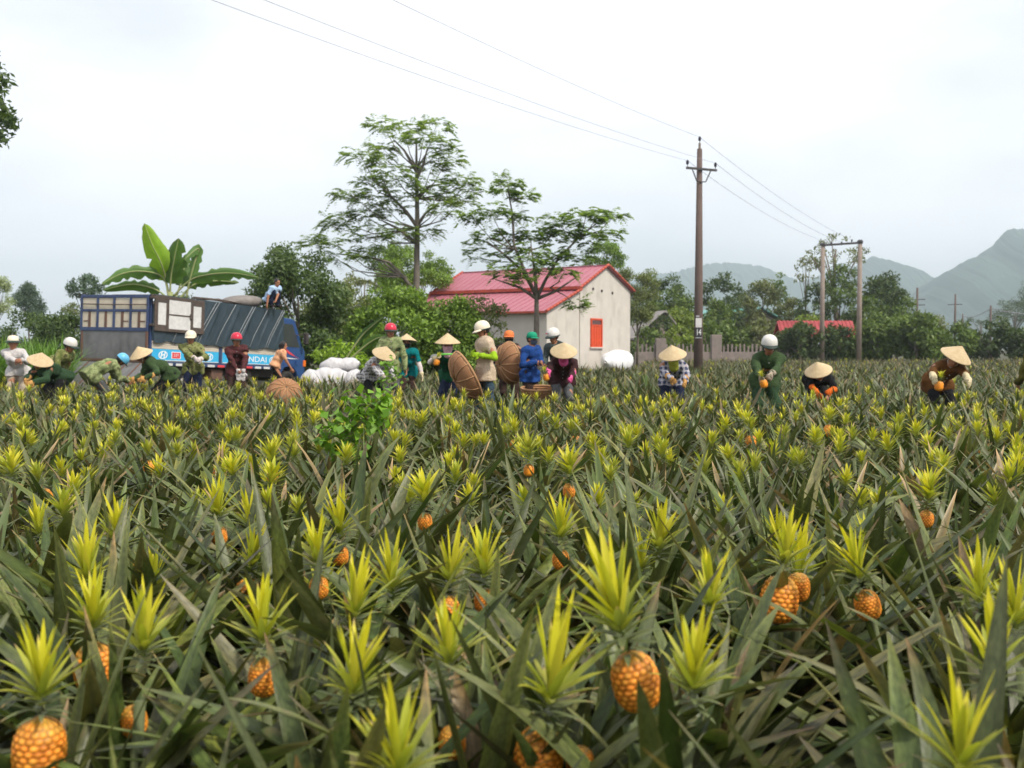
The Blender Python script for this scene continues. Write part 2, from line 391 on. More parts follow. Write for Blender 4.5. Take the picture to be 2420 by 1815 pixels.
def rosette(rng, n, size):
    """leaf parameters of one plant: outer leaves lie low and long, inner ones stand up"""
    k = (np.arange(n) + rng.uniform(-.4, .4, n)) / n; k = np.clip(k, 0, 1)
    az = np.arange(n) * 2.39996 + rng.uniform(-.35, .35, n)
    el = np.radians(14 + 62 * k ** .9) + rng.normal(0, .20, n)
    ln = size * (1.0 - .30 * k ** 1.6) * rng.uniform(.78, 1.12, n)
    droop = (.85 - .35 * k) * rng.uniform(-.1, 1.5, n)
    wd = 0.066 * size / .8 * rng.uniform(.8, 1.2, n)
    return az, el, ln, wd, droop, rng.normal(0, .5, n)
m_leaf = mat_leaf('pineapple_leaf', 0.42, 0.16, 0.32)
m_leafn = near_leaf_mat()
m_crown = mat_leaf('pineapple_crown', 0.5, 0.35, 0.35)
m_fruit = mat_leaf('pineapple_rind', 0.5, 0.0, 0.3)
YC = np.array([[.62, .55, .025], [.54, .52, .03], [.66, .58, .05], [.44, .46, .04]])
def crown_params(rng, n):
    k = (np.arange(n) + .5) / n
    az = np.arange(n) * 2.39996 + rng.uniform(-.3, .3, n)
    el = np.radians(-8 + 84 * k ** .85) + rng.normal(0, .13, n)
    ln = (.05 + .085 * np.minimum(1, k * 1.6)) * rng.uniform(.75, 1.2, n)
    wd = (.014 + .013 * np.minimum(1, k * 1.5)) * rng.uniform(.85, 1.15, n)
    droop = (.6 - .35 * k) * rng.uniform(.0, 1.2, n)
    z = .105 * k ** .9
    g = np.array([.15, .18, .08]); y = YC[rng.integers(0, 4, n)]
    f = np.clip((k - .30) * 2.6, 0, 1)[:, None]
    gb = np.array([.20, .27, .035]); c0 = g * (1 - f) + (y * .45 + gb * .55) * f; c1 = g * 1.2 * (1 - f) + y * 1.1 * f
    ct = np.where(rng.random((n, 1)) < .3, np.array([[.45, .30, .16]]), c1)
    return k, az, el, ln, wd, droop, z, c0, c1, ct
def crown_geo(rng, n, S=4, three=True, sel=None, sc=1.0):
    k, az, el, ln, wd, droop, z, c0, c1, ct = crown_params(rng, n)
    s = slice(None) if sel is None else sel(k)
    b = np.stack([0 * k, 0 * k, z * sc], -1) + np.stack([np.cos(az), np.sin(az), 0 * az], -1) * (.014 * (1 - k))[:, None] * sc
    return leaves(b[s], az[s], el[s], ln[s] * sc, wd[s] * sc, droop[s], S, three, None, .35, .75, c0[s], c1[s], ct[s], .1)
def fruit_mesh(name, seed, nu=72, nv=54, rows=11, per=16, eyes=True):
    """egg-shaped fruit with its eyes as raised bumps in a spiral lattice"""
    rng = np.random.default_rng(seed)
    v = np.linspace(0, 1, nv); u = np.linspace(0, 1, nu, endpoint=False); U, Vv = np.meshgrid(u, v, indexing='ij')
    Rr = .052 * np.sqrt(np.clip(1 - (np.abs(2 * Vv - 1)) ** 2.6, 0, 1)) * (1.04 - .10 * Vv); Z = Vv * .135
    row = Vv * rows; ph = U * per
    best = np.full(U.shape, 9.0); second = best.copy(); bid = np.zeros(U.shape)
    for dr in (-1, 0, 1, 2):
        rr = np.floor(row) + dr
        for k in (-1, 0, 1, 2):
            cu = np.floor(ph - .5 * rr) + k + .5 * rr
            dd = np.hypot((ph - cu), (row - rr) * 1.0)
            s_ = dd < best; second = np.where(s_, best, np.minimum(second, dd)); bid = np.where(s_, (np.round(cu * 2) % (2 * per)) * 7.3 + rr * 3.1, bid); best = np.where(s_, dd, best)
    h = np.clip((second - best) * 1.6, 0, 1); bump = h ** .6 * .0048 * np.clip(Rr / .03, 0, 1)
    R2 = Rr + bump - .003
    X = R2 * np.cos(U * 2 * np.pi); Y = R2 * np.sin(U * 2 * np.pi)
    rnd = (np.sin(bid * 12.9898) * 43758.5453) % 1.0
    hi = 0; lo = np.array([.22, .07, .012]); hi = np.array([.86, .34, .03]); hi2 = np.array([.78, .22, .015])
    col = (lo + ((hi * (1 - rnd[..., None]) + hi2 * rnd[..., None]) - lo) * np.clip(h * 1.7, 0, 1)[..., None])
    cen = np.clip(1 - best * 3.2, 0, 1)[..., None] * .35; col = col * (1 - cen) + np.array([.92, .56, .18]) * cen
    col = col * (.72 + .5 * ((np.sin(bid * 7.7 + 1.3) * 9871.3) % 1.0))[..., None]
    grn = np.clip((Vv - .62 - .25 * ((np.sin(bid * 3.3) * 631.7) % 1.0)) / .3, 0, 1)[..., None] * .55; col = col * (1 - grn) + np.array([.25, .24, .05]) * grn
    ii = np.arange(nu * nv).reshape(nu, nv); jj = np.roll(ii, -1, 0)
    FQ = np.stack([ii[:, :-1], jj[:, :-1], jj[:, 1:], ii[:, 1:]], -1).reshape(-1, 4)
    return np_mesh(name, np.stack([X, Y, Z], -1).reshape(-1, 3), FQ, [m_fruit], True, col.reshape(-1, 3))
FRUIT_HI = [fruit_mesh('fruit', s) for s in (1, 2)]
FRUIT_LO = [fruit_mesh('fruit', s, 22, 14, 7, 10) for s in (5, 6)]
# shared leaf shapes (index 0 = outermost kind)
LEAFM = []
_r = np.random.default_rng(41)
for kind in range(8):
    row = []
    for v in range(9):
        k = (kind + .5) / 8
        a, b, t = leaf_cols(_r, 1, .025)
        V, FQ, C = leaves(np.zeros((1, 3)), np.zeros(1), np.radians([14 + 62 * k ** .9]) + _r.normal(0, .18, 1), np.array([.8 * (1.0 - .30 * k ** 1.6)]) * _r.uniform(.85, 1.1, 1),
            np.array([.066]) * _r.uniform(.8, 1.2, 1), (.85 - .35 * k) * _r.uniform(-.1, 1.5, 1), 9, True, _r.normal(0, .55, 1), .30, .8, a, b, t, _r.uniform(.08, .25), np.array([1.1, 1.05, .8]) * _r.choice([.62, .8, 1.3, 1.55]))
        row.append(np_mesh('leaf', V, FQ, [m_leafn], True, C))
    LEAFM.append(row)
CROWN_FULL = []; CROWN_CORE = []
for s in range(8):
    A = Acc(); V_, F_, C_ = crown_geo(np.random.default_rng(100 + s), 44, 4); g_ = (0, .05, .4, 0, .15, .35, 0, .2)[s]; A.add(V_, F_, C_ * (1 - g_) + np.array([.16, .21, .07]) * g_); CROWN_FULL.append(A.mesh('crown', [m_crown]))
    A = Acc(); A.add(*crown_geo(np.random.default_rng(100 + s), 44, 4, True, lambda k: k < .55)); CROWN_CORE.append(A.mesh('crown', [m_crown]))
CROWNLEAF = []
for s in range(20):
    k = (s + .5) / 20 * .55 + .45; rr = np.random.default_rng(300 + s)
    y = YC[rr.integers(0, 4, 1)]; f = np.clip((k - .30) * 2.6, 0, 1); c = np.array([[.15, .18, .08]]) * (1 - f) + y * f
    V, FQ, C = leaves(np.zeros((1, 3)), np.zeros(1), np.radians([-2 + 86 * k ** .80]) + rr.normal(0, .15, 1), np.array([.135]) * rr.uniform(.75, 1.2, 1), np.array([.0195]) * rr.uniform(.8, 1.2, 1),
        np.array([.6 - .35 * k]) * rr.uniform(0, 1.2, 1), 6, True, None, .35, .75, c * .5 + np.array([[.20, .27, .035]]) * .5, c * 1.1, np.array([[.45, .30, .16]]) if rr.random() < .3 else c, .1)
    CROWNLEAF.append((k, np_mesh('crown_leaf', V, FQ, [m_crown], True, C)))
ROSM = []
for s in range(10):
    A = Acc(); rr = np.random.default_rng(500 + s); n = 30
    az, el, ln, wd, dr, ro = rosette(rr, n, .8); a, b, t = leaf_cols(rr, n)
    A.add(*leaves(np.stack([np.cos(az) * .03, np.sin(az) * .03, rr.uniform(.02, .14, n)], -1), az, el, ln, wd, dr, 6, True, ro, .30, .8, a, b, t, .14, rr.choice([.65, .85, 1.25, 1.5], (n, 1, 1)) * np.array([1.1, 1.05, .85])))
    ROSM.append(A.mesh('leaf_rosette', [m_leaf]))
m_stalk = mat('fruit_stalk', (.10, .12, .05), .7)
_st = MB().tube([(0, 0, 0), (0.005, 0, .5), (0, 0, 1)], [.02, .014, .013], 6).mesh('stalk', m_stalk, True)

KEEP = []                     # (x, y, radius) kept free of plants
def free(x, y, extra=0.0): return all((x - a) ** 2 + (y - b) ** 2 > (r + extra) ** 2 for a, b, r in KEEP)
def field_far(px):            # how far the field reaches, seen along a column of the photograph
    return np.interp(px, [-600, 700, 760, 1100, 1290, 1480, 1520, 2420, 3200], [23.0, 23.0, 27.0, 33, 44, 47, 66, 68, 68])
PLANTS = 0
def plant(x, y, fruit_z, lean, tilt_az, full, crown=True, fruit=True, label=None, group=None, seed=0, size=.8, crown_sc=1.0, hi=False, fsc=1.0, show=False, hide=False):
    """one plant as a thing: leaves, stalk, fruit, crown"""
    global PLANTS; PLANTS += 1
    rr = np.random.default_rng(seed)
    z0 = float(ground_z(x, y)); root = empty('pineapple_plant', (x, y, z0), rr.uniform(0, 6.28))
    tag(root, label or 'grey-green pineapple plant crowded among the near rows of the field', 'pineapple plant', group or 'pineapple plants in the near rows')
    if full:
        n = 30
        for i in range(n):
            k = min(.999, max(0, (i + rr.uniform(-.4, .4)) / n)); me = LEAFM[int(k * 8)][rr.integers(0, 9)]
            a = i * 2.39996 + rr.uniform(-.35, .35); s = size / .8 * rr.uniform(.85, 1.12)
            if show and k > .15 and math.cos(a + root.rotation_euler.z + math.pi / 2) > .45: a += math.pi * .7
            if hide and i % 4 == 0 and .2 < k < .75: a = -math.pi / 2 - root.rotation_euler.z + rr.uniform(-.7, .7)
            link('leaf', me, root, (math.cos(a) * .03, math.sin(a) * .03, rr.uniform(.02, .13)), (rr.normal(0, .08), rr.normal(0, .08), a), (s, s * rr.uniform(.9, 1.15), s))
    else:
        s = size / .8; link('leaf_rosette', ROSM[rr.integers(0, len(ROSM))], root, None, (0, 0, rr.uniform(0, 6.28)), (s, s, s * rr.uniform(.9, 1.1)))
    if crown or fruit:
        rz = root.rotation_euler.z; ta = tilt_az - rz
        off = Vector((math.cos(ta), math.sin(ta), 0)) * lean * .35
        bz = fruit_z
        q = Vector((math.cos(ta) * math.sin(lean), math.sin(ta) * math.sin(lean), math.cos(lean))).to_track_quat('Z', 'Y').to_euler()
        st = link('stalk', _st, root, (off.x * .1, off.y * .1, .03)); d = Vector((off.x * .9, off.y * .9, bz - .02))
        st.rotation_euler = d.to_track_quat('Z', 'Y').to_euler(); st.scale = (1, 1, d.length)
        top = Vector((off.x, off.y, bz))
        up = Vector((0, 0, 1)); up.rotate(q)
        fl = .135 * fsc
        if fruit:
            fo = link('fruit', (FRUIT_HI if hi else FRUIT_LO)[seed % 2], root, top, q, (fsc,) * 3)
        ct = top + up * (fl * .97)
        if crown:
            sd = seed % 8
            if full:
                co = link('crown', CROWN_CORE[sd], root, ct, q, (crown_sc,) * 3)
                for j, (k, me) in enumerate(CROWNLEAF):
                    a = j * 2.39996 + rr.uniform(-.4, .4); s = rr.uniform(.85, 1.15)
                    link('crown_leaf', me, co, (math.cos(a) * .008, math.sin(a) * .008, .10 * k ** .9), (0, 0, a), (s, s, s))
            else: link('crown', CROWN_FULL[sd], root, ct, q, (crown_sc,) * 3)
    return root
# ------------------------------------------------------------------ trees, bushes, grass, banana
m_tleaf = mat_leaf('tree_leaf', 0.5, 0.3, 0.35)
m_bark = mat('bark', (.10, .08, .06), .9, (.20, .17, .13), 6, .8, .6, 30)
m_bark2 = mat('pale_bark', (.20, .17, .14), .9, (.10, .085, .07), 5, .8, .5, 30)
def cards(rng, C, Nn, ln, wd, cA, cB, up=.5, droop=None):
    """rhombic leaf faces: centres C (n,3), outward direction Nn (n,3)"""
    n = len(C)
    d = Nn * rng.uniform(.2, 1.0, (n, 1)) + rng.normal(0, .75, (n, 3)) + np.array([0, 0, -.35 if droop is None else droop]); d /= np.linalg.norm(d, axis=1, keepdims=True) + 1e-9
    nr = rng.normal(0, .55, (n, 3)) + np.array([0, 0, up]) + Nn * .5
    s = np.cross(d, nr); s /= np.linalg.norm(s, axis=1, keepdims=True) + 1e-9
    nn = np.cross(s, d)
    l = ln * rng.uniform(.7, 1.3, (n, 1)); w = wd * rng.uniform(.7, 1.3, (n, 1))
    V = np.stack([C - d * l * .5, C + s * w * .5 + nn * w * .12, C + d * l * .5 - nn * l * .08, C - s * w * .5 + nn * w * .12], 1)
    t = rng.random((n, 1)); col = cA * (1 - t) + cB * t
    idx = np.arange(n * 4).reshape(n, 4)
    return V.reshape(-1, 3), idx, np.repeat(col, 4, 0)
KINDS = {  # leaf length, width, colour a, colour b, density
    'dark':   (.17, .075, (0.043, 0.080, 0.026), (0.123, 0.181, 0.051)),
    'mid':    (.16, .075, (0.096, 0.166, 0.026), (0.227, 0.348, 0.046)),
    'bright': (.16, .080, (0.131, 0.227, 0.023), (0.330, 0.487, 0.046)),
    'olive':  (.15, .060, (0.096, 0.131, 0.039), (0.227, 0.260, 0.085)),
    'pale':   (.20, .060, (0.232, 0.290, 0.145), (0.435, 0.493, 0.290)),
    'blue':   (.22, .070, (0.065, 0.109, 0.072), (0.123, 0.181, 0.116)),
    'far':    (.36, .16, (0.067, 0.112, 0.023), (0.157, 0.218, 0.042)),
    'fardark':(.36, .16, (0.037, 0.066, 0.021), (0.100, 0.138, 0.037)),
    'farbright':(.36, .16, (0.113, 0.165, 0.023), (0.239, 0.305, 0.047)),
    'farolive':(.34, .14, (0.104, 0.131, 0.046), (0.227, 0.244, 0.092)),
}
def bush_tree(name, label, cat, px, py, rx, ry, d, kind, seed, dens=1.0, nclu=None, group=None, lumpy=.36, trunk_r=None, shape='round', base=True):
    rng = np.random.default_rng(seed); c = at(px, py, d); k = d / F; a, h = rx * k, ry * k
    ll, lw, cA, cB = KINDS[kind]; cA, cB = np.array(cA), np.array(cB)
    gz = float(ground_z(c.x, c.y))
    root = empty(name, (c.x, c.y, gz)); tag(root, label, cat, group)
    cz = c.z - gz
    if base and cz - h > 0.05 and shape == 'bush': h2 = (c.z + h - gz) / 2; cz = h2; h = h2
    nclu = nclu or int(26 + 10 * a)
    ph = rng.uniform(0, 2 * np.pi, nclu); ct = rng.uniform(-1 if shape == 'bush' else -.75, 1, nclu); st = np.sqrt(1 - ct ** 2); rad = rng.uniform(.45, .92, nclu) ** .6
    K = np.stack([st * np.cos(ph) * a * rad, st * np.sin(ph) * a * rad, cz + ct * h * rad], -1)
    if shape == 'cone': K[:, :2] *= np.clip(1.15 - (K[:, 2:] - cz + h) / (2 * h), .15, 1)
    cr = lumpy * min(a, h) * rng.uniform(.55, 1.15, nclu)
    cr = np.maximum(cr, .18)
    A = Acc()
    area = (cr ** 2).sum() * 4 * np.pi; nleaf = int(min(42000, dens * 1.15 * area / (ll * lw)))
    ci = rng.choice(nclu, nleaf, p=cr ** 2 / (cr ** 2).sum())
    nd = rng.normal(0, 1, (nleaf, 3)); nd /= np.linalg.norm(nd, axis=1, keepdims=True)
    rr = rng.uniform(0, 1, nleaf) ** .45
    stretch = np.array([1.15, 1.15, .85])
    P = K[ci] + nd * (cr[ci] * rr)[:, None] * stretch + rng.normal(0, .04, (nleaf, 3))
    P[:, 2] = np.maximum(P[:, 2], .05)
    hue = rng.uniform(.8, 1.2, nclu)[ci][:, None]
    out = P - np.array([0, 0, cz]); out /= np.linalg.norm(out, axis=1, keepdims=True) + 1e-9
    V, FQ, C = cards(rng, P, out * .5 + nd * .5, ll, lw, cA, cB)
    C = C * np.repeat(hue, 4, 0)
    A.add(V, FQ, C); link('crown', A.mesh('crown', [m_tleaf]), root)
    tr = trunk_r or max(.05, .055 * a)
    mb = MB(); top = cz + .25 * h
    mb.tube([(0, 0, -.1), (tr * .6, 0, top * .35), (-tr * .4, tr * .4, top * .7), (0, 0, top)], [tr * 1.25, tr, tr * .75, tr * .3], 8)
    for i in rng.choice(nclu, min(9, nclu), replace=False):
        e = Vector(K[i]); s0 = Vector((0, 0, min(top * .9, max(.3, e.z * .55)))); m_ = (s0 + e) / 2 + Vector((0, 0, .1 * h))
        mb.tube([s0, m_, e], [tr * .45, tr * .3, tr * .12], 5)
    mb.build('trunk', m_bark, root, True)
    return root

def feather_tree(name, label, d, trunk_px, trunk_r, pads, limbs, seed, cA, cB, ddep=1.0, fl=.62):
    """open tree with feathery compound leaves held in flat tiers"""
    rng = np.random.default_rng(seed); b = at(*trunk_px[0], d); b.z = 0
    root = empty(name, b); tag(root, label, 'tree')
    def w(px, py, dd=0.0): p = at(px, py, d + dd); return p - b
    mb = MB(); tp = [w(x, y) for x, y in trunk_px]; tp[0] = Vector((0, 0, -.1)); n = len(tp)
    mb.tube(tp, [trunk_r * (1 - .8 * i / (n - 1)) for i in range(n)], 9)
    A = Acc(); cA, cB = np.array(cA), np.array(cB)
    for i, (px, py, rx, ry, li) in enumerate(pads):
        dd = rng.uniform(-1, 1) * ddep; c = w(px, py, dd); k = d / F; a, h = rx * k, max(.18, ry * k)
        # branch: from its limb or trunk point to the pad
        sx, sy = limbs[li]; s0 = w(sx, sy); m_ = s0.lerp(c, .55) + Vector((0, 0, -.12 * (c - s0).length * (1 if c.z > s0.z else -.6)))
        mb.tube([s0, m_, c], [trunk_r * .24, trunk_r * .13, .008], 5)
        nf = int(19 + 21 * a * a + 14 * a)
        for j in range(nf):
            ph = rng.uniform(0, 6.28); q = rng.uniform(0, 1) ** .55
            p0 = np.array([c.x + math.cos(ph) * a * q * .8, c.y + math.sin(ph) * a * q * .9, c.z + (1 - q * q * .6) * h * 1.25 * rng.uniform(-.9, 1)])
            ph2 = ph + rng.normal(0, .7); L_ = fl * rng.uniform(.6, 1.15); m = 9
            t = np.linspace(.12, 1, m); el = rng.uniform(-.1, .9); dr = rng.uniform(.5, 1.7)
            dirx = np.array([math.cos(ph2), math.sin(ph2), 0])
            mid = p0 + dirx * (t * L_ * .92)[:, None] + np.array([0, 0, 1.0]) * ((el * t - dr * t ** 2 * .55) * L_)[:, None]
            sd = np.array([-math.sin(ph2), math.cos(ph2), 0])
            for sg in (-1, 1):
                lw_, ll_ = .052, .21 * np.sin(t * 2.6 + .35)[:, None] * rng.uniform(.8, 1.2)
                dl = sd * sg * .85 + dirx * .45 + np.array([0, 0, -.22]) + rng.normal(0, .12, (m, 3))
                tip = mid + dl * ll_; ce = mid + dl * ll_ * .5
                V = np.stack([mid, ce + dirx * lw_, tip, ce - dirx * lw_], 1).reshape(-1, 3)
                tt = rng.random((m, 1)); col = (cA * (1 - tt) + cB * tt) * rng.uniform(.8, 1.2)
                A.add(V, np.arange(m * 4).reshape(m, 4), np.repeat(col, 4, 0))
    for path in LIMB_PATHS.get(name + str(seed), []):
        P_ = [w(x, y) for x, y in path]; mb.tube(P_, [trunk_r * (.55 - .4 * i / (len(P_) - 1)) for i in range(len(P_))], 6)
    link('crown', A.mesh('crown', [mat_leaf('feather_leaf', 0.5, 0.5, 0.3)]), root); mb.build('trunk', m_bark2, root, True)
    return root
LIMB_PATHS = {
 'feathery_tree21': [[(986, 536), (960, 500), (925, 465), (905, 440)], [(985, 535), (1005, 505), (1035, 480)], [(984, 575), (940, 540), (900, 520)], [(985, 405), (970, 380), (955, 355), (930, 330)],
                     [(985, 420), (1000, 390), (1010, 350)], [(985, 470), (1015, 440), (1045, 435)], [(976, 684), (950, 650), (920, 620), (880, 610), (800, 600)], [(960, 660), (930, 640), (900, 615)]],
 'feathery_tree22': [[(1268, 706), (1290, 660), (1320, 610), (1370, 560), (1420, 520)], [(1267, 700), (1240, 640), (1215, 580), (1210, 500), (1200, 450)], [(1268, 690), (1262, 630), (1255, 580)],
                     [(1267, 705), (1230, 680), (1170, 660)], [(1268, 706), (1310, 690), (1370, 650)], [(1266, 695), (1235, 640), (1190, 600), (1150, 570)]],
}
T1 = {0: (985, 400), 1: (985, 470), 2: (984, 540), 3: (960, 655), 4: (925, 465), 5: (984, 575)}
feather_tree('feathery_tree', 'tall slender tree with feathery open tiers, rising highest of all above the bushes', 43, [(985, 860), (984, 700), (985, 600), (986, 520), (985, 440), (984, 380), (984, 330)], .17,
  [(905, 296, 38, 12, 0), (955, 310, 40, 20, 0), (1030, 298, 42, 14, 0), (1000, 330, 40, 16, 0), (1045, 345, 30, 16, 0), (850, 365, 50, 14, 4), (905, 352, 28, 12, 0), (895, 385, 30, 14, 4), (1060, 372, 45, 20, 1), (1020, 395, 40, 14, 1),
   (930, 410, 55, 22, 1), (870, 430, 40, 16, 4), (1010, 440, 40, 20, 1), (1090, 428, 48, 16, 1), (1110, 450, 28, 12, 1), (960, 455, 60, 22, 1), (1040, 470, 50, 20, 2), (1090, 480, 32, 16, 2), (830, 460, 40, 12, 2), (870, 480, 55, 18, 2), (915, 495, 45, 20, 2),
   (1045, 500, 30, 16, 2), (800, 520, 40, 14, 2), (860, 510, 45, 16, 2), (785, 535, 24, 10, 2), (880, 550, 45, 16, 5), (950, 555, 40, 16, 5), (1010, 550, 30, 14, 5), (740, 575, 42, 10, 3), (785, 570, 40, 18, 3), (870, 590, 40, 16, 3), (795, 612, 18, 12, 3), (855, 605, 22, 10, 3)],
  T1, 21, (.12, .19, .05), (.28, .38, .10), 1.4)
T2 = {0: (1205, 470), 1: (1255, 590), 2: (1370, 560), 3: (1215, 590), 4: (1330, 600), 5: (1300, 680), 6: (1190, 655)}
feather_tree('feathery_tree', 'smaller feathery tree with a thin bare trunk standing before the pink-roofed house', 36, [(1268, 880), (1268, 790), (1268, 706), (1265, 660), (1262, 620)], .13,
  [(1200, 432, 28, 10, 0), (1195, 450, 34, 12, 0), (1240, 465, 28, 14, 0), (1160, 500, 50, 14, 3), (1115, 515, 26, 10, 3), (1215, 515, 32, 12, 3), (1130, 590, 34, 30, 3), (1150, 560, 30, 20, 3), (1190, 610, 40, 22, 3), (1215, 560, 30, 18, 3),
   (1255, 555, 40, 20, 1), (1260, 590, 40, 20, 1), (1300, 560, 44, 22, 1), (1310, 520, 34, 14, 2), (1340, 540, 46, 20, 2), (1385, 510, 44, 18, 2), (1415, 505, 30, 14, 2), (1455, 508, 22, 10, 2), (1435, 555, 34, 12, 2), (1390, 560, 34, 18, 2), (1360, 600, 36, 16, 4), (1305, 610, 40, 18, 4),
   (1245, 625, 40, 16, 1), (1290, 640, 26, 12, 4), (1195, 650, 36, 14, 6), (1235, 660, 26, 10, 6), (1362, 722, 24, 8, 5), (1335, 640, 20, 10, 5)],
  T2, 22, (.12, .19, .05), (.27, .38, .10), 1.2, .5)

BT = bush_tree
BT('dense_tree', 'dark glossy-leaved tree close behind the truck cab', 'tree', 705, 735, 108, 148, 37, 'dark', 31, .9, 60, shape='bush')
BT('dense_tree', 'dark glossy tree crown rising behind the man squatting on the truck', 'tree', 655, 660, 52, 74, 39, 'dark', 32, .9)
BT('bushy_tree', 'bushy olive tree between the dark glossy tree and the tall slender one', 'tree', 815, 745, 92, 90, 41, 'olive', 33, .9, 50, shape='bush')
BT('bushy_tree', 'bright green bush behind the people in conical hats, below the tall slender tree', 'bush', 935, 775, 100, 90, 36, 'mid', 34, 1.0, 60, shape='bush')
BT('bushy_tree', 'bright leafy bush hiding the lower left corner of the pink roof', 'bush', 1055, 790, 95, 92, 36.5, 'mid', 35, 1.0, 60, shape='bush')
BT('bushy_tree', 'loose bush standing right before the grey side wall of the house', 'bush', 1150, 770, 62, 78, 38, 'olive', 36, .5, 40, shape='bush')
BT('bushy_tree', 'lime green shoots of a low bush in front of the dark tree', 'bush', 800, 830, 66, 36, 34, 'bright', 37, .7, 30, shape='bush')
BT('round_tree', 'round green tree behind the trunk of the tall slender tree', 'tree', 985, 640, 95, 62, 58, 'mid', 38, .9, 45)
BT('round_tree', 'green tree top showing just left of the pink roof ridge', 'tree', 925, 610, 62, 40, 60, 'dark', 39, .8, 30)
BT('hazy_tree', 'pale hazy tree top between the dark tree and the tall slender tree', 'tree', 862, 665, 55, 36, 85, 'farolive', 40, .5, 26)
BT('round_tree', 'round green tree top peeping over the pink roof ridge', 'tree', 1428, 606, 52, 38, 74, 'mid', 41, .9, 34)
BT('round_tree', 'dull green tree directly right of the pale gable wall', 'tree', 1506, 700, 48, 100, 66, 'olive', 42, .9, 46)
# far row on the right
FARG = 'far trees behind the field on the right'
far = [('slender green tree top left of the concrete pole against the hills', 1575, 668, 46, 34, 100, 'fardark', 43), ('broad green tree left of the concrete pole', 1585, 730, 62, 62, 92, 'far', 44), ('bright green bush left of the foot of the concrete pole', 1600, 770, 52, 48, 84, 'farbright', 45),
       ('tall dark tree right behind the concrete pole', 1700, 690, 52, 60, 96, 'fardark', 46), ('green tree right of the pole and above the teal roof', 1690, 760, 48, 52, 86, 'far', 47), ('tall narrow tree midway between concrete pole and gate', 1752, 720, 36, 55, 105, 'fardark', 48),
       ('rounded grey-green tree in the middle of the far row', 1800, 715, 52, 65, 100, 'farolive', 49), ('pointed green tree just right of the grey-green one', 1838, 700, 32, 62, 104, 'far', 50), ('low dark tree above the red roofed gate', 1868, 745, 44, 42, 98, 'farolive', 51),
       ('dark green tree behind the left leg of the wooden double pole', 1925, 705, 44, 62, 94, 'fardark', 52), ('green tree between the two legs of the double pole', 1985, 685, 48, 70, 96, 'far', 53), ('big dark green tree right of the double pole', 2082, 690, 66, 62, 92, 'fardark', 54),
       ('lower green tree at the foot of the big dark tree', 2120, 740, 54, 48, 90, 'far', 55), ('small reddish brown bush right of the big dark tree', 2200, 770, 40, 24, 105, 'farolive', 56), ('bright lime bush above the red gate roof', 1915, 750, 34, 22, 82, 'farbright', 57), ('green bush below the double pole', 2040, 740, 40, 44, 80, 'far', 58)]
for (lb, x, y, rx, ry, d, kd, sd) in far: BT('far_tree', lb, 'tree', x, y, rx, ry, d, kd, sd, .8, 44, FARG, shape='bush')
BT('sparse_tree', 'sparse pale-leaved tree with open crown behind the wooden double pole', 'tree', 1975, 600, 82, 46, 98, 'farolive', 60, .34, 26, lumpy=.3, trunk_r=.25)
BT('sparse_tree', 'loose pale branch of leaves left of the double pole', 'tree', 1905, 640, 36, 36, 98, 'farolive', 61, .35, 14, lumpy=.3)
hedge = [(1890, 800, 50, 40, 'fardark', 'hedge bush between the red gate and the left leg of the double pole'), (1985, 805, 52, 38, 'fardark', 'hedge bush between the two legs of the double pole'), (2075, 795, 56, 48, 'far', 'hedge bush just right of the double pole'),
         (2165, 795, 60, 50, 'far', 'tall hedge bush left of the far utility poles'), (2250, 805, 52, 40, 'far', 'hedge bush before the middle far utility pole'), (2340, 800, 68, 44, 'fardark', 'wide dark hedge bush behind the rightmost conical hat'), (2430, 812, 48, 34, 'fardark', 'hedge bush cut by the right edge of the view')]
for i, (x, y, rx, ry, kd, lb) in enumerate(hedge): BT('hedge_bush', lb, 'bush', x, y, rx, ry, 73 + (i % 3), kd, 70 + i, 1.0, 46, 'hedge bushes at the right end of the field', shape='bush')
for i, (x, y, rx, ry, lb) in enumerate([(2400, 745, 70, 40, 'hazy blue-green tree far off at the right edge'), (2320, 775, 60, 26, 'hazy low tree far off below the mountain'), (2470, 720, 60, 60, 'hazy tall tree far off beyond the right edge')]):
    BT('hazy_tree', lb, 'tree', x, y, rx, ry, 230, 'fardark', 80 + i, .35, 26, 'hazy trees far off on the right')
for (lb, x, y, rx, ry, d, kd, sd) in [('low green bush hiding the foot of the grey shed', 1528, 806, 40, 36, 74, 'far', 170), ('bright low bush between the grey shed and the concrete pole', 1608, 802, 44, 34, 75, 'farbright', 171), ('green bush right behind the concrete pole base', 1668, 790, 40, 40, 78, 'far', 172), ('leafy bush covering the wall of the teal roofed shed', 1735, 792, 50, 38, 80, 'far', 173), ('dull bush left of the red roofed gate', 1795, 792, 44, 42, 80, 'farolive', 174), ('dark bush half covering the gable of the grey shed', 1560, 770, 36, 40, 79, 'fardark', 175)]: BT('low_bush', lb, 'bush', x, y, rx, ry, d, kd, sd, .9, 26, 'low bushes along the garden wall', shape='bush')
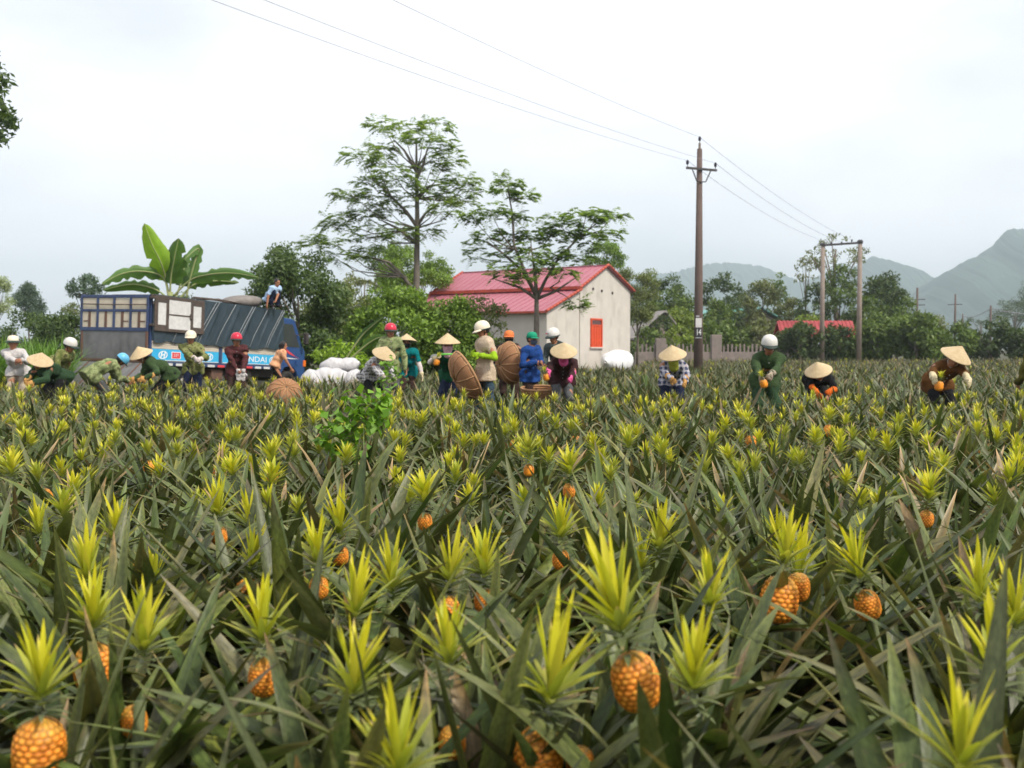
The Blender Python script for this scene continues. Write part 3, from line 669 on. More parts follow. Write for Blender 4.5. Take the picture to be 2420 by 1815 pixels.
# left side
BT('dense_bush', 'dark dense bush behind the man with the white shirt', 'bush', 60, 800, 80, 62, 44, 'dark', 90, .9, 44, shape='bush')
BT('dense_bush', 'dark dense bush beside the rear of the truck', 'bush', 150, 795, 66, 60, 42, 'dark', 91, .9, 40, shape='bush')
BT('cone_tree', 'bluish cone-shaped tree far behind the left bushes', 'tree', 66, 715, 40, 52, 85, 'blue', 92, .9, 40, shape='cone')
BT('weeping_tree', 'pale weeping tree at the left edge', 'tree', -12, 700, 42, 62, 60, 'pale', 93, .45, 30)
BT('small_tree', 'dark leafy tree showing above the left rear corner of the truck', 'tree', 200, 685, 38, 36, 48, 'blue', 94, .9, 22)
BT('small_tree', 'low grey-green tree left of the truck rear post', 'tree', 175, 735, 26, 24, 60, 'olive', 95, .6, 16)
BT('bushy_tree', 'green bush half hidden behind the banana plant and the truck', 'bush', 430, 705, 60, 40, 40, 'dark', 96, .7, 24, shape='bush')
BT('overhanging_tree', 'dark leafy tree hanging into the picture at the upper left edge', 'tree', -92, 255, 118, 150, 22, 'dark', 97, .8, 60, lumpy=.26)

# tall grass behind the men on the left
def grass_clump(label, x0, x1, d0, d1, n, h, seed):
    rng = np.random.default_rng(seed); c = at((x0 + x1) / 2, 860, (d0 + d1) / 2)
    P_ = np.stack([rng.uniform(0, 1, n), rng.uniform(d0, d1, n)], -1); X = ((x0 + (x1 - x0) * P_[:, 0]) - CX) / F * P_[:, 1]
    b = np.stack([X, P_[:, 1], ground_z(X, P_[:, 1])], -1); az = rng.uniform(0, 6.28, n)
    cA = np.array([.07, .15, .018]) * rng.uniform(.6, 1.3, (n, 1)); cB = np.array([.14, .26, .04]) * rng.uniform(.6, 1.3, (n, 1))
    A = Acc(); A.add(*leaves(b, az, np.radians(rng.uniform(62, 88, n)), h * rng.uniform(.6, 1.15, n), rng.uniform(.025, .045, n), rng.uniform(.3, 1.5, n), 5, False, None, .3, .7, cA, cB))
    o = link('tall_grass', A.mesh('tall_grass', [m_tleaf])); tag(o, label, 'grass', kind='stuff')
grass_clump('tall bright green grass behind the men at the left edge', -60, 150, 22.5, 26.5, 2300, 1.45, 200)

# banana plant
m_bstem = mat('banana_stem', (.20, .26, .08), .6, (.30, .30, .14), 5, .7)
def banana(label, d, leaves_, base_px, seed, sty=690):
    rng = np.random.default_rng(seed); b = at(*base_px, d); b.z = float(ground_z(b.x, b.y)); root = empty('banana_plant', b); tag(root, label, 'banana plant')
    w = lambda x, y, dd: at(x, y, d + dd) - b
    mb = MB(); t = w(base_px[0], sty, 0); mb.tube([(0, 0, 0), (0.02, 0, t.z * .5), t], [.16, .13, .09], 10); mb.build('stem', m_bstem, root, True)
    for (pts, wpx, ca, cb, dds, fold) in leaves_:
        P_ = [w(x, y, dd) for (x, y), dd in zip(pts, dds)]
        # smooth the midrib
        n = 22; Q = []
        for i in range(n + 1):
            s = i / n * (len(P_) - 1); k = min(int(s), len(P_) - 2); f = s - k
            p0, p1, p2, p3 = P_[max(k-1, 0)], P_[k], P_[k+1], P_[min(k+2, len(P_)-1)]
            Q.append(.5 * ((2*p1) + (p2 - p0)*f + (2*p0 - 5*p1 + 4*p2 - p3)*f*f + (3*p1 - p0 - 3*p2 + p3)*f**3))
        petn = 5; wm = wpx * d / F / 2 * 1.35
        V, C, FQ = [], [], []; T = []
        for i, q in enumerate(Q):
            tn = (Q[min(i+1, n)] - Q[max(i-1, 0)]).normalized(); T.append(tn)
        view = Vector((0, 1, .25)).normalized()
        cols = 4
        for sgn in (-1, 1):
            base_i = len(V)
            for i, q in enumerate(Q):
                f = (i - petn) / (n - petn)
                ww = 0.02 if f < 0 else wm * max(.02, math.sin(min(1, max(.0, f)) ** .62 * math.pi) ** .55)
                if 0 < f < 1 and rng.random() < (.10 if ca[0] > .15 else .34): ww *= rng.uniform(.5, .88)
                side = T[i].cross(view); side = side.normalized() if side.length > 1e-4 else Vector((1, 0, 0))
                nrm = side.cross(T[i]).normalized()
                for c_ in range(cols + 1):
                    u = c_ / cols; x = side * sgn * ww * u * math.cos(fold * u) + nrm * (ww * u * math.sin(fold * u)) + Vector((0, 0, -1)) * (ww * .22 * u * u) + nrm * (.012 * math.sin(i * 2.4 + c_) * u)
                    V.append(q + x); g_ = rng.uniform(.88, 1.12)
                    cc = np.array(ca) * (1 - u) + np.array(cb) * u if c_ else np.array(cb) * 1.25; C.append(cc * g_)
            for i in range(n):
                for c_ in range(cols):
                    a0 = base_i + i * (cols + 1) + c_; FQ.append((a0, a0 + 1, a0 + cols + 2, a0 + cols + 1))
        lo = link('leaf', np_mesh('leaf', np.array([tuple(v) for v in V]), np.array(FQ), [m_tleaf], True, np.array(C)), root)
        rb = MB(); rb.tube(Q, [.035 * (1 - .85 * i / n) + .004 for i in range(n + 1)], 6); rb.build('midrib', m_bstem, lo, True)
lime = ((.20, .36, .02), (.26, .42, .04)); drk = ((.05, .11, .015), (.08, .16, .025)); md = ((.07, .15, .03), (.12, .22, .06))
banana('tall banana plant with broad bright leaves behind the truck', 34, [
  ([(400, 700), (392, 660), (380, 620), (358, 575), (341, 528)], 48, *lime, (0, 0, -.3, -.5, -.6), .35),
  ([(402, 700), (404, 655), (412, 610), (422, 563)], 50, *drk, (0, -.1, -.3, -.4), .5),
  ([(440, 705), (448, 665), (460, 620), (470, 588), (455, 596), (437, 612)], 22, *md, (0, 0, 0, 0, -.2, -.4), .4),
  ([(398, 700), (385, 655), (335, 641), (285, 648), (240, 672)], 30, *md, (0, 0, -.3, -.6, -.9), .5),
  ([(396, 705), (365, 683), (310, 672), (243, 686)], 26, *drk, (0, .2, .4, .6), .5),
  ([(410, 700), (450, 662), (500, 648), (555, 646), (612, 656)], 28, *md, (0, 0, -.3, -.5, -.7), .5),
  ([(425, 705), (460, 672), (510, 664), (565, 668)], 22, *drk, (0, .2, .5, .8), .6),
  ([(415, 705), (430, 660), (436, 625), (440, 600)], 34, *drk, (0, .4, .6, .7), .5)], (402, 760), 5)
banana('low banana plant with one long leaf slanting up behind the teal shirt', 33, [
  ([(810, 860), (850, 800), (880, 770), (905, 750)], 15, (.04, .09, .02), (.06, .13, .03), (0, 0, -.2, -.4), .4),
  ([(815, 860), (860, 820), (890, 800), (915, 795)], 18, *drk, (0, 0, -.1, -.2), .4)], (812, 870), 6, 858)

# climbing weed with broad leaves in the field
def weed(label, spots, d, seed, ll=.10):
    rng = np.random.default_rng(seed); b = at(spots[0][0], spots[0][1], d); b.z = 0; root = empty('leafy_weed', b); tag(root, label, 'weed')
    A = Acc(); mb = MB(); prev = Vector((0, 0, 0))
    for (x, y, r) in spots:
        c = at(x, y, d) - b; k = r * d / F; n = int(.75 * r)
        P_ = np.array(c) + rng.normal(0, .5, (n, 3)) * k; P_[:, 2] = np.maximum(P_[:, 2], .05)
        o = P_ - np.array(c); o /= np.linalg.norm(o, axis=1, keepdims=True) + 1e-9
        A.add(*cards(rng, P_, o, ll, ll * .8, np.array([.10, .23, .015]), np.array([.21, .38, .035]), 1.2))
        mb.tube([prev, (prev + c) / 2 + Vector((.03, 0, .03)), c], [.012, .009, .006], 5); prev = c
        for p in P_[::3]: mb.tube([c, p], [.005, .002], 4)
    mb.build('stem', m_bstem, root, True); link('foliage', A.mesh('foliage', [m_tleaf]), root)
# ------------------------------------------------------------------ house with the pink roof
m_wall = mat('rendered_wall', (.58, .54, .49), .9, (.49, .45, .41), 1.1, 1.0, .25, 25)
def stain(m, sc=(2.2, 2.2, .16), amt=.5):
    t = m.node_tree; b = t.nodes['Principled BSDF']; src = b.inputs['Base Color'].links[0].from_socket
    co = N('ShaderNodeTexCoord', t); mp_ = N('ShaderNodeMapping', t); mp_.inputs['Scale'].default_value = sc; nz = N('ShaderNodeTexNoise', t); nz.inputs['Scale'].default_value = 2.4; nz.inputs['Detail'].default_value = 7
    rp = N('ShaderNodeValToRGB', t); rp.color_ramp.elements[0].position = .5; rp.color_ramp.elements[0].color = (1, 1, 1, 1); rp.color_ramp.elements[1].position = .75; rp.color_ramp.elements[1].color = (1 - amt, 1 - amt, 1 - amt * 1.05, 1)
    mu = N('ShaderNodeMixRGB', t); mu.blend_type = 'MULTIPLY'; mu.inputs['Fac'].default_value = 1
    t.links.new(co.outputs['Object'], mp_.inputs['Vector']); t.links.new(mp_.outputs['Vector'], nz.inputs['Vector']); t.links.new(nz.outputs['Fac'], rp.inputs['Fac'])
    t.links.new(src, mu.inputs['Color1']); t.links.new(rp.outputs['Color'], mu.inputs['Color2']); t.links.new(mu.outputs['Color'], b.inputs['Base Color'])
stain(m_wall, (.7, .7, .30), .26)
m_roof = mat('pink_roof_sheet', (.33, .105, .14), .6, (.40, .145, .18), .6, .9)
m_trim = mat('red_roof_tile', (.46, .085, .045), .7, (.36, .06, .04), 3, .6)
m_ored = mat('orange_red_paint', (.62, .07, .015), .5, (.52, .05, .012), 6, .6)
m_odark = mat('dark_red_glass', (.10, .04, .035), .15)
m_white = mat('whitewash', (.72, .70, .67), .85, (.60, .58, .55), 3, .6)
HU = Vector((.557, .8305, 0)); HV = Vector((-.8305, .557, 0))     # across the gable, along the ridge
H0 = Vector((1.71, 50.0, 0)); HL = 9.45
def hp(t, s, z): return H0 + HU * t + HV * s + Vector((0, 0, z))
house = empty('house', H0); tag(house, 'pale rendered house with pink sheet roof in two steps and red edge tiles', 'house')
class HB(MB):
    def quadbox(s, pts, th, m=0):
        """slab: 4 points + thickness along its normal"""
        p = [Vector(q) - H0 for q in pts]; n = (p[1] - p[0]).cross(p[3] - p[0]).normalized() * th
        V = p + [q + n for q in p]
        return s.add(V, [(3,2,1,0),(4,5,6,7),(0,1,5,4),(1,2,6,5),(2,3,7,6),(3,0,4,7)], m)
PROF = [(0, 0), (0, 3.05), (3.2, 4.18), (3.2, 4.30), (6.03, 5.6), (8.9, 4.42), (8.9, 0)]
V = [hp(t, 0, z) - H0 for t, z in PROF] + [hp(t, HL, z) - H0 for t, z in PROF]; n = len(PROF)
Fc = [tuple(range(n))[::-1], tuple(range(n, 2 * n))] + [(i, (i+1) % n, (i+1) % n + n, i + n) for i in range(n)]
MB().add(V, Fc).build('wall', m_wall, house)
def roof(name, t0, z0, t1, z1, ov0, ov1):
    sl = (z1 - z0) / (t1 - t0); a, b = t0 - ov0, t1 + ov1; za, zb = z0 - sl * ov0, z1 + sl * ov1
    r = HB().quadbox([hp(a, -.18, za + .03), hp(a, HL + .2, za + .03), hp(b, HL + .2, zb + .03), hp(b, -.18, zb + .03)], -.05).build(name, m_roof, house)
    return a, za, b, zb
r1 = roof('upper_roof', 3.2, 4.30, 6.03, 5.6, .22, 0.0); r2 = roof('upper_roof', 6.03, 5.6, 8.9, 4.42, 0.0, .2); r3 = roof('lower_roof', 0, 3.05, 3.2, 4.18, .3, .0)
# raised ribs of the sheets, spaced along the ridge
rib = HB()
for (a, za, b, zb) in (r1, r2, r3):
    for i in range(24):
        s = -.1 + i * (HL + .2) / 23
        rib.bar(hp(a, s, za + .095) - H0, hp(b, s, zb + .095) - H0, .035, .03)
rib.build('roof_rib', m_roof, house)
HB().bar(hp(2.94, -.2, 4.34) - H0, hp(2.94, HL + .22, 4.34) - H0, .08, .16).build('gutter_trim', m_trim, house)
HB().bar(hp(-.30, -.2, 3.0) - H0, hp(-.30, HL + .22, 3.0) - H0, .05, .10).build('eave_trim', m_trim, house)
tile = MB().lathe([(.02, -.17), (.078, -.17), (.062, .17), (.02, .17)], 10).mesh('edge_tile', m_trim, True)
def tiles(p, q):
    p, q = Vector(p), Vector(q); L_ = (q - p).length; n = max(1, round(L_ / .31)); r = (q - p).to_track_quat('Z', 'Y').to_euler()
    for i in range(n): link('edge_tile', tile, house, p.lerp(q, (i + .5) / n) - H0, r)
for s in (-.16, HL + .18):
    tiles(hp(3.0, s, 4.33), hp(6.03, s, 5.72)); tiles(hp(9.1, s, 4.44), hp(6.03, s, 5.72)); tiles(hp(-.3, s, 3.04), hp(3.15, s, 4.28))
HB().bar(hp(6.03, -.1, 5.69) - H0, hp(6.03, HL + .15, 5.69) - H0, .22, .06).build('ridge_cap', m_roof, house)
# window on the gable
win = empty('window', hp(4.95, -.02, 2.04) - H0, math.atan2(HU.y, HU.x), house)
fr = MB(); fr.box((-.62, -.05, -.76), (-.53, .03, .76)); fr.box((.53, -.05, -.76), (.62, .03, .76)); fr.box((-.53, -.05, .67), (.53, .03, .76)); fr.box((-.53, -.05, -.76), (.53, .03, -.67)); fr.box((-.53, -.04, .36), (.53, .03, .43))
fr.build('frame', m_ored, win)
MB().box((-.53, -.01, .43), (.53, .012, .67)).build('pane', m_odark, win)
sh = MB().box((-.118, -.03, -.66), (.118, .01, .355), bev=.012).mesh('shutter_board', m_ored)
for i in range(4): link('shutter_board', sh, win, (-.396 + i * .264, 0, 0))
MB().box((-.70, -.10, -.84), (.70, .03, -.765), bev=.01).build('sill', m_wall, win)
for i, t in enumerate((4.6, 5.55, 6.75)):
    o = MB().lathe([(.001, 0), (.05, 0), (.06, -.03), (.075, -.03), (.075, .02)], 12).build('vent_hole', mat('vent_dark', (.05, .045, .04), .9), house)
    o.location = hp(t, -.012, 4.35 - i * .06) - H0; o.rotation_euler = Vector((-HV.x, -HV.y, 0)).to_track_quat('-Z', 'Y').to_euler()
MB().bar(hp(3.2, -.03, 0) - H0, hp(3.2, -.03, 4.1) - H0, .06, .05).build('wall_joint', m_wall, house)

# white covered heap beside the gable
def sack_mesh(name, L_, Wd, H, seed, m, knot=True):
    rng = np.random.default_rng(seed); nu, nv = 26, 18
    u = np.linspace(0, 1, nu); v = np.linspace(0, 1, nv, endpoint=False); U, Vv = np.meshgrid(u, v, indexing='ij')
    pr = np.sin(np.clip(U, .001, .999) * np.pi) ** .38; pr = np.where(U > .9, np.maximum(pr * .75, .16 if knot else 0), pr); a = Vv * 2 * np.pi
    nz = 1 + .10 * fnoise2(U * 7 + seed, Vv * 9, seed, 3); X = (U - .5) * L_; Y = np.cos(a) * Wd / 2 * pr * nz
    s = np.sin(a); Z = np.sign(s) * np.abs(s) ** .75 * H / 2 * pr * nz; Z = np.maximum(Z, -H * .42) + H * .42
    ii = np.arange(nu * nv).reshape(nu, nv); jj = np.roll(ii, -1, 1)
    FQ = np.stack([ii[:-1], ii[1:], jj[1:], jj[:-1]], -1).reshape(-1, 4)
    FT = [[ii[-1, 0], ii[-1, k], ii[-1, k + 1]] for k in range(1, nv - 1)] + [[ii[0, 0], ii[0, k + 1], ii[0, k]] for k in range(1, nv - 1)]
    return np_mesh(name, np.stack([X, Y, Z], -1).reshape(-1, 3), FQ, [m], True, None, None, FT)
m_sack = mat('woven_sack', (.56, .55, .56), .6, (.40, .39, .40), 7, .7, .5, 18)
heap = empty('covered_heap', hp(4.9, -1.3, 0), math.atan2(HU.y, HU.x)); tag(heap, 'white sheet covered heap at the foot of the gable wall', 'covered heap')
link('sheet', sack_mesh('sheet', 2.5, 1.3, 1.22, 4, mat('white_sheet', (.80, .80, .81), .7, (.70, .70, .72), 3, .6, .4, 9), False), heap)

# red roofed gate, teal roof, ruined shed and wall behind the field
def slab(lo, hi, m=0, b=0.0): return MB().box(lo, hi, m, None, b)
m_pl = mat('old_plaster', (.27, .22, .20), .95, (.19, .16, .145), 2, .9, .4, 20)
gx = at(1945, 800, 76); gate = empty('roofed_gate', (gx.x, 76, 0)); tag(gate, 'low gate with red tiled roof on pale posts behind the double pole', 'gate')
k = 76 / F
x0, x1 = (1836 - 1945) * k, (2014 - 1945) * k
prf = [(-1.1, 2.15), (0, 3.25), (1.1, 2.15), (1.1, 2.05), (0, 3.12), (-1.1, 2.05)]
MB().prism(prf, x0, x1, 0, Matrix.Rotation(-math.pi / 2, 4, 'Z') @ Matrix.Identity(4)).build('roof', mat('red_gate_roof', (.40, .05, .055), .55, (.30, .04, .045), 2, .7), gate)
ribm = MB().bar((0, -1.12, 2.17), (0, 0, 3.27), .10, .05).mesh('roof_tile_row', mat('red_gate_roof', (.4, .05, .05)))
for i in range(19): link('roof_tile_row', ribm, gate, (x0 + .2 + i * (x1 - x0 - .4) / 18, 0, 0))
for (a, b) in ((1842, 1862), (1862.5, 1868)): slab(((a - 1945) * k, -.35, 0), ((b - 1945) * k, .35, 2.2 if a < 1860 else 1.7), 0, .02).build('post', m_pl, gate)
slab(((1995 - 1945) * k, -.35, 0), ((2008 - 1945) * k, .35, 2.2), 0, .02).build('post', m_pl, gate)

tx = at(1730, 760, 105); shed = empty('teal_roof_shed', (tx.x, 105, 0)); tag(shed, 'shed with teal sheet roof glimpsed between the far trees', 'shed')
k2 = 105 / F
MB().prism([(-5, 0), (-5, 3.2), (0, 5.0), (5, 3.2), (5, 0)], -4, 4).build('wall', m_pl, shed)
MB().prism([(-5.5, 3.1), (0, 5.15), (5.5, 3.1), (5.5, 3.2), (0, 5.3), (-5.5, 3.2)], -4.4, 4.4).build('roof', mat('teal_roof', (.10, .30, .27), .5, (.16, .36, .33), 1, .7), shed)
shed.rotation_euler.z = .5
rx_ = at(1545, 800, 82); ruin = empty('grey_shed', (rx_.x, 82, 0), .35); tag(ruin, 'small weathered grey shed right of the house gable', 'shed')
MB().prism([(-1.9, 0), (-1.9, 2.0), (.2, 3.9), (1.6, 2.2), (1.6, 0)], -1.5, 1.5).build('wall', m_pl, ruin)
MB().prism([(-2.6, 1.85), (-.2, 3.95), (.2, 4.05), (2.0, 2.1), (2.0, 2.22), (.2, 4.2), (-2.6, 2.0)], -1.7, 1.7).build('roof', mat('weathered_sheet', (.20, .18, .17), .8, (.30, .27, .25), 3, .8), ruin)
# low garden wall with a row of posts
gw = empty('garden_wall', (at(1640, 830, 71).x, 71, 0)); tag(gw, 'low crumbling garden wall with small posts along the far edge of the field', 'wall')
k3 = 71 / F
MB().box(((1500 - 1640) * k3, -.12, 0), ((1830 - 1640) * k3, .12, .95), bev=.02).build('wall_base', m_pl, gw)
pst = MB().box((-.06, -.07, .94), (.06, .07, 1.5), bev=.015).mesh('picket', m_pl)
for i in range(34): link('picket', pst, gw, ((1508 - 1640) * k3 + i * .285, 0, 0), None, (1, 1, 1 if i % 3 else .9))
for x in (1563, 1694): MB().box(((x - 14 - 1640) * k3, -.25, 0), ((x + 10 - 1640) * k3, .25, 2.15 if x > 1600 else 1.9), bev=.03).build('pillar', m_pl, gw)
# ------------------------------------------------------------------ utility poles and wires
m_pole = mat('stained_concrete', (.135, .092, .078), .9, (.085, .062, .054), 1.6, .9, .4, 20)
m_poleg = mat('weathered_post', (.30, .24, .20), .9, (.20, .16, .14), 2.0, .9, .4, 20)
m_iron = mat('dark_iron', (.035, .035, .04), .6, (.06, .05, .05), 6, .6)
m_ins = mat('dark_porcelain', (.02, .018, .03), .2)
pb = at(1650, 870, 42); pb.z = 0
pole = empty('utility_pole', pb); tag(pole, 'tall brown concrete utility pole with crossarm and plates in front of the far trees', 'utility pole')
zt = at(1648, 352, 42).z; zc = at(1648, 401, 42).z; ki = 42 / F
shaft = MB(); a_ = .155
V = []; secs = [(0, .19), (3, .175), (zt, .105)]
sh_ = MB().tube([(0, 0, -.2), (0, 0, 3), (0, 0, zt)], [.195, .175, .105], 12)
sh_.build('shaft', m_pole, pole, True)
MB().tube([(0, 0, zt - .05), (0, 0, zt + .24)], [.055, .05], 8).build('top_pin', m_poleg, pole)
arm_dir = Vector((.80, .36, 0)).normalized(); hl = .74
ends = {'l': Vector((0, 0, zc)) - arm_dir * hl, 'r': Vector((0, 0, zc)) + arm_dir * hl}
off = Vector((arm_dir.y, -arm_dir.x, 0)) * .15
MB().bar(ends['l'] + off, ends['r'] + off, .07, .09).build('crossarm', m_iron, pole)
for s in (-1, 1): MB().tube([Vector((0, 0, zc - .02)) + arm_dir * s * .46 + off, Vector((0, 0, zc - .50)) + arm_dir * s * .22 + off * .9, Vector((0, 0, zc - .52)) + off], .025, 6).build('brace', m_iron, pole)
insm = MB().lathe([(.0, -.10), (.014, -.10), (.014, 0), (.035, 0), (.062, .02), (.045, .05), (.07, .07), (.05, .10), (.06, .12), (.04, .17), (0, .19)], 12).mesh('insulator', m_ins, True)
INS = {}
for key, p in (('t', Vector((0, 0, zt + .33))), ('l', ends['l'] + off + Vector((0, 0, .14)) + arm_dir * .05), ('r', ends['r'] + off + Vector((0, 0, .14)) - arm_dir * .06)):
    link('insulator', insm, pole, p); INS[key] = pb + p + Vector((0, 0, .15))
def plate(name, z0, z1, w, m, lat=0.0, dep=.20):
    return MB().box((lat - w / 2, -dep - .012, z0), (lat + w / 2, -dep, z1), bev=.004).build(name, m, pole)
zz = lambda y: at(1648, y, 42).z
lat = -.03
plate('notice_plate', zz(774), zz(752), .25, mat('grey_white_plate', (.62, .60, .60), .5, (.54, .52, .52), 5, .6), lat)
pl2 = plate('number_plate', zz(797), zz(774.5), .25, mat('black_plate', (.02, .02, .025), .5), lat)
plate('band', zz(797.5) - .035, zz(797.5), .27, mat('pale_band', (.42, .43, .45), .4, metal=.3), lat)
plate('band', zz(749) - .01, zz(746), .14, mat('pale_band', (.42, .43, .45)), lat - .04)
def text(body, size, m, parent, loc, rot, ext=.002, name='lettering', shear=0.0, sx=1.0, align='CENTER'):
    cu = bpy.data.curves.new('t', 'FONT'); cu.body = body; cu.size = size; cu.extrude = ext; cu.shear = shear; cu.align_x = align; cu.align_y = 'CENTER'; cu.resolution_u = 3
    ob = bpy.data.objects.new('t', cu); COL.objects.link(ob); bpy.context.view_layer.update()
    me = bpy.data.meshes.new_from_object(ob.evaluated_get(bpy.context.evaluated_depsgraph_get())); bpy.data.objects.remove(ob)
    me.materials.clear(); me.materials.append(m)
    return link(name, me, parent, loc, rot, (sx, 1, 1))
m_wtxt = mat('white_paint', (.80, .80, .80), .6)
text('14', .36, m_wtxt, pole, (lat, -.216, (zz(774.5) + zz(797)) / 2), (math.pi / 2, 0, 0), .002, 'lettering', 0, .62)
# double pole
db = at(1985, 850, 73); db.z = 0; dpole = empty('double_pole', db); tag(dpole, 'wooden double pole joined by a dark crossbar at the top', 'utility pole')
kd = 73 / F; zl, zr = at(1943, 578, 73).z, at(2026, 572, 73).z; xl, xr = (1943 - 1985) * kd, (2026 - 1985) * kd
MB().tube([(xl, .1, -.2), (xl, .1, zl)], [.19, .14], 10).build('post', m_poleg, dpole, True); MB().tube([(xr, -.3, -.2), (xr, -.3, zr)], [.20, .145], 10).build('post', m_poleg, dpole, True)
MB().bar((xl - .05, .0, zl - .05), (xr + .15, -.42, zr - .08), .12, .14).build('crossbar', m_iron, dpole)
for x, z, y in ((xl, zl, .1), (xr, zr, -.3)): MB().lathe([(.001, .12), (.14, .12), (.21, .05), (.21, -.06), (.14, -.06)], 10).build('cap', m_iron, dpole).location = (x, y, z)
EDS = [db + Vector((xl * .55, .05, zl + .12)), db + Vector((0, -.1, zl + .15)), db + Vector((xr * .55, -.2, zr + .12))]
for e in EDS: link('insulator', insm, dpole, e - db - Vector((0, 0, .12)))
# far poles
def farpole(label, px, top, base, d, arm):
    b = at(px, 822, d); b.z = 0; o = empty('utility_pole', b); tag(o, label, 'utility pole', 'utility poles far off on the right')
    z = at(px, top, d).z; MB().tube([(0, 0, -.2), (0, 0, z)], [.17, .11], 8).build('shaft', m_pole, o, True)
    if arm:
        for zz_ in (z - 1.3, z - 1.9)[:arm]: MB().bar((-.9, 0, zz_), (.9, .1, zz_ + .05), .09, .09).build('crossarm', m_iron, o)
    return b + Vector((0, 0, z - .3))
f1 = farpole('far dark utility pole with crossarm just right of the big tree', 2166, 680, 760, 110, 2)
f2 = farpole('far slim utility pole in the middle of the three on the right', 2256, 695, 770, 125, 1)
f3 = farpole('far short utility pole nearest the right edge', 2340, 722, 770, 115, 0)
f4 = farpole('tiny distant pole between the slim and the short ones', 2274, 742, 775, 160, 0)
m_wire = mat('wire', (.30, .30, .32), .6)
def wire(label, p, q, sag, r, group):
    p, q = Vector(p), Vector(q); n = 40; pts = [p.lerp(q, i / n) - Vector((0, 0, 4 * sag * (i / n) * (1 - i / n))) - p for i in range(n + 1)]
    o = MB().tube(pts, r, 5).build('power_line', m_wire, None, True); o.location = p; tag(o, label, 'power line', group)
vec = Vector((pb.x - db.x, pb.y - db.y, 0)).normalized()
# the line comes over the camera's left shoulder: ends found on the picture's upper edge and continued
def over(ins, px, py, d):
    e = at(px, py, d); q = ins + (e - ins) * 1.55; return q
wire('power line from the top of the concrete pole to the upper edge', INS['t'], over(INS['t'], 978, 0, 24), .25, .0065, 'lines over the field')
wire('middle power line rising from the right insulator to the upper edge', INS['r'], over(INS['r'], 712, 0, 23), .35, .0065, 'lines over the field')
wire('lowest power line rising from the left insulator to the upper edge', INS['l'], over(INS['l'], 598, 0, 22), .35, .0065, 'lines over the field')
wire('power line from the pole top down to the double pole', INS['t'], EDS[2], .35, .009, 'lines to the double pole')
wire('power line from the right insulator down to the double pole', INS['r'], EDS[1], .35, .009, 'lines to the double pole')
wire('power line from the left insulator down to the double pole', INS['l'], EDS[0], .45, .009, 'lines to the double pole')
wire('thick cable sagging between the far poles on the right', f3, f4, .5, .05, 'cables between far poles')
wire('thick cable running from the short far pole past the right edge', f3, at(2520, 735, 112), .5, .05, 'cables between far poles')
# ------------------------------------------------------------------ truck
m_blue = mat('truck_blue', (.025, .045, .12), .4, (.04, .065, .15), 3, .7)
m_cabblue = mat('cab_blue', (.022, .06, .19), .25, (.03, .075, .22), 2, .6, spec=.6)
m_cream = mat('cream_board', (.62, .55, .45), .8, (.50, .43, .34), 5, .9)
m_whiteb = mat('dirty_white_board', (.66, .65, .64), .75, (.50, .49, .48), 7, .8)
m_rust = mat('rusty_steel', (.17, .08, .05), .9, (.10, .07, .06), 9, .9)
m_grey = mat('grey_sheet', (.20, .20, .20), .6, (.15, .15, .155), 5, .8, metal=.3)
m_dkfr = mat('dark_frame', (.055, .045, .04), .8, (.10, .07, .055), 8, .8)
m_tarp = mat('tarpaulin', (.018, .034, .048), .45, (.030, .050, .066), 2.5, .8, .25, 12, spec=.5)
m_band = mat('blue_banner', (.03, .36, .66), .4, (.05, .42, .70), 3, .6)
m_redp = mat('red_print', (.62, .05, .06), .5)
m_black = mat('black_rubber', (.018, .018, .018), .85, (.03, .028, .026), 8, .6)
m_under = mat('chassis_black', (.03, .028, .03), .8, (.06, .045, .04), 6, .7)
m_glass = mat('dark_glass', (.045, .05, .055), .08, spec=.7)
m_orange = mat('orange_lens', (.75, .16, .02), .25)
m_hub = mat('hub_grey', (.25, .24, .24), .5, metal=.5)
Lx = (TR_L + Vector((0, 0, T_PITCH))).normalized(); Wy = TR_W + Vector((0, 0, T_ROLL)); Wy = (Wy - Lx * Wy.dot(Lx)).normalized(); Uz = Lx.cross(Wy)
TM = Matrix((Lx, Wy, Uz)).transposed().to_4x4(); TM.translation = TR_O
truck = empty('cargo_truck'); truck.matrix_world = TM
tag(truck, 'blue cargo truck with dark tarpaulin sides, open rear and lowered ramp', 'truck')
LB, WB, FL, TP = 5.76, 2.31, .86, 2.62
def cx(x): return LB + .07 + (x - 4.5) * 1.25
def tb(name, boxes, m, parent=truck, bev=.008):
    mb = MB()
    for lo, hi in boxes: mb.box(lo, hi, 0, None, bev)
    return mb.build(name, m, parent)
tb('chassis_rail', [((.1, .35, .55), (cx(5.4), .5, .78)), ((.1, 1.8, .55), (cx(5.4), 1.95, .78)), ((.3, .5, .6), (.42, 1.8, .72)), ((4.2, .5, .6), (4.32, 1.8, .72))], m_under)
tb('bed_floor', [((0, 0, .78), (LB, WB, FL))], m_under)
tb('bed_edge_rail', [((0, -.02, .80), (LB, .02, .905)), ((0, WB - .02, .80), (LB, WB + .02, .905))], m_blue)
# marker strip of red and white plates below the bed
for i in range(13):
    tb('marker_plate', [((.12 + i * .43, -.034, .80), (.12 + i * .43 + .30, -.022, .865))], (m_redp, m_whiteb, m_whiteb)[i % 3], bev=.003)
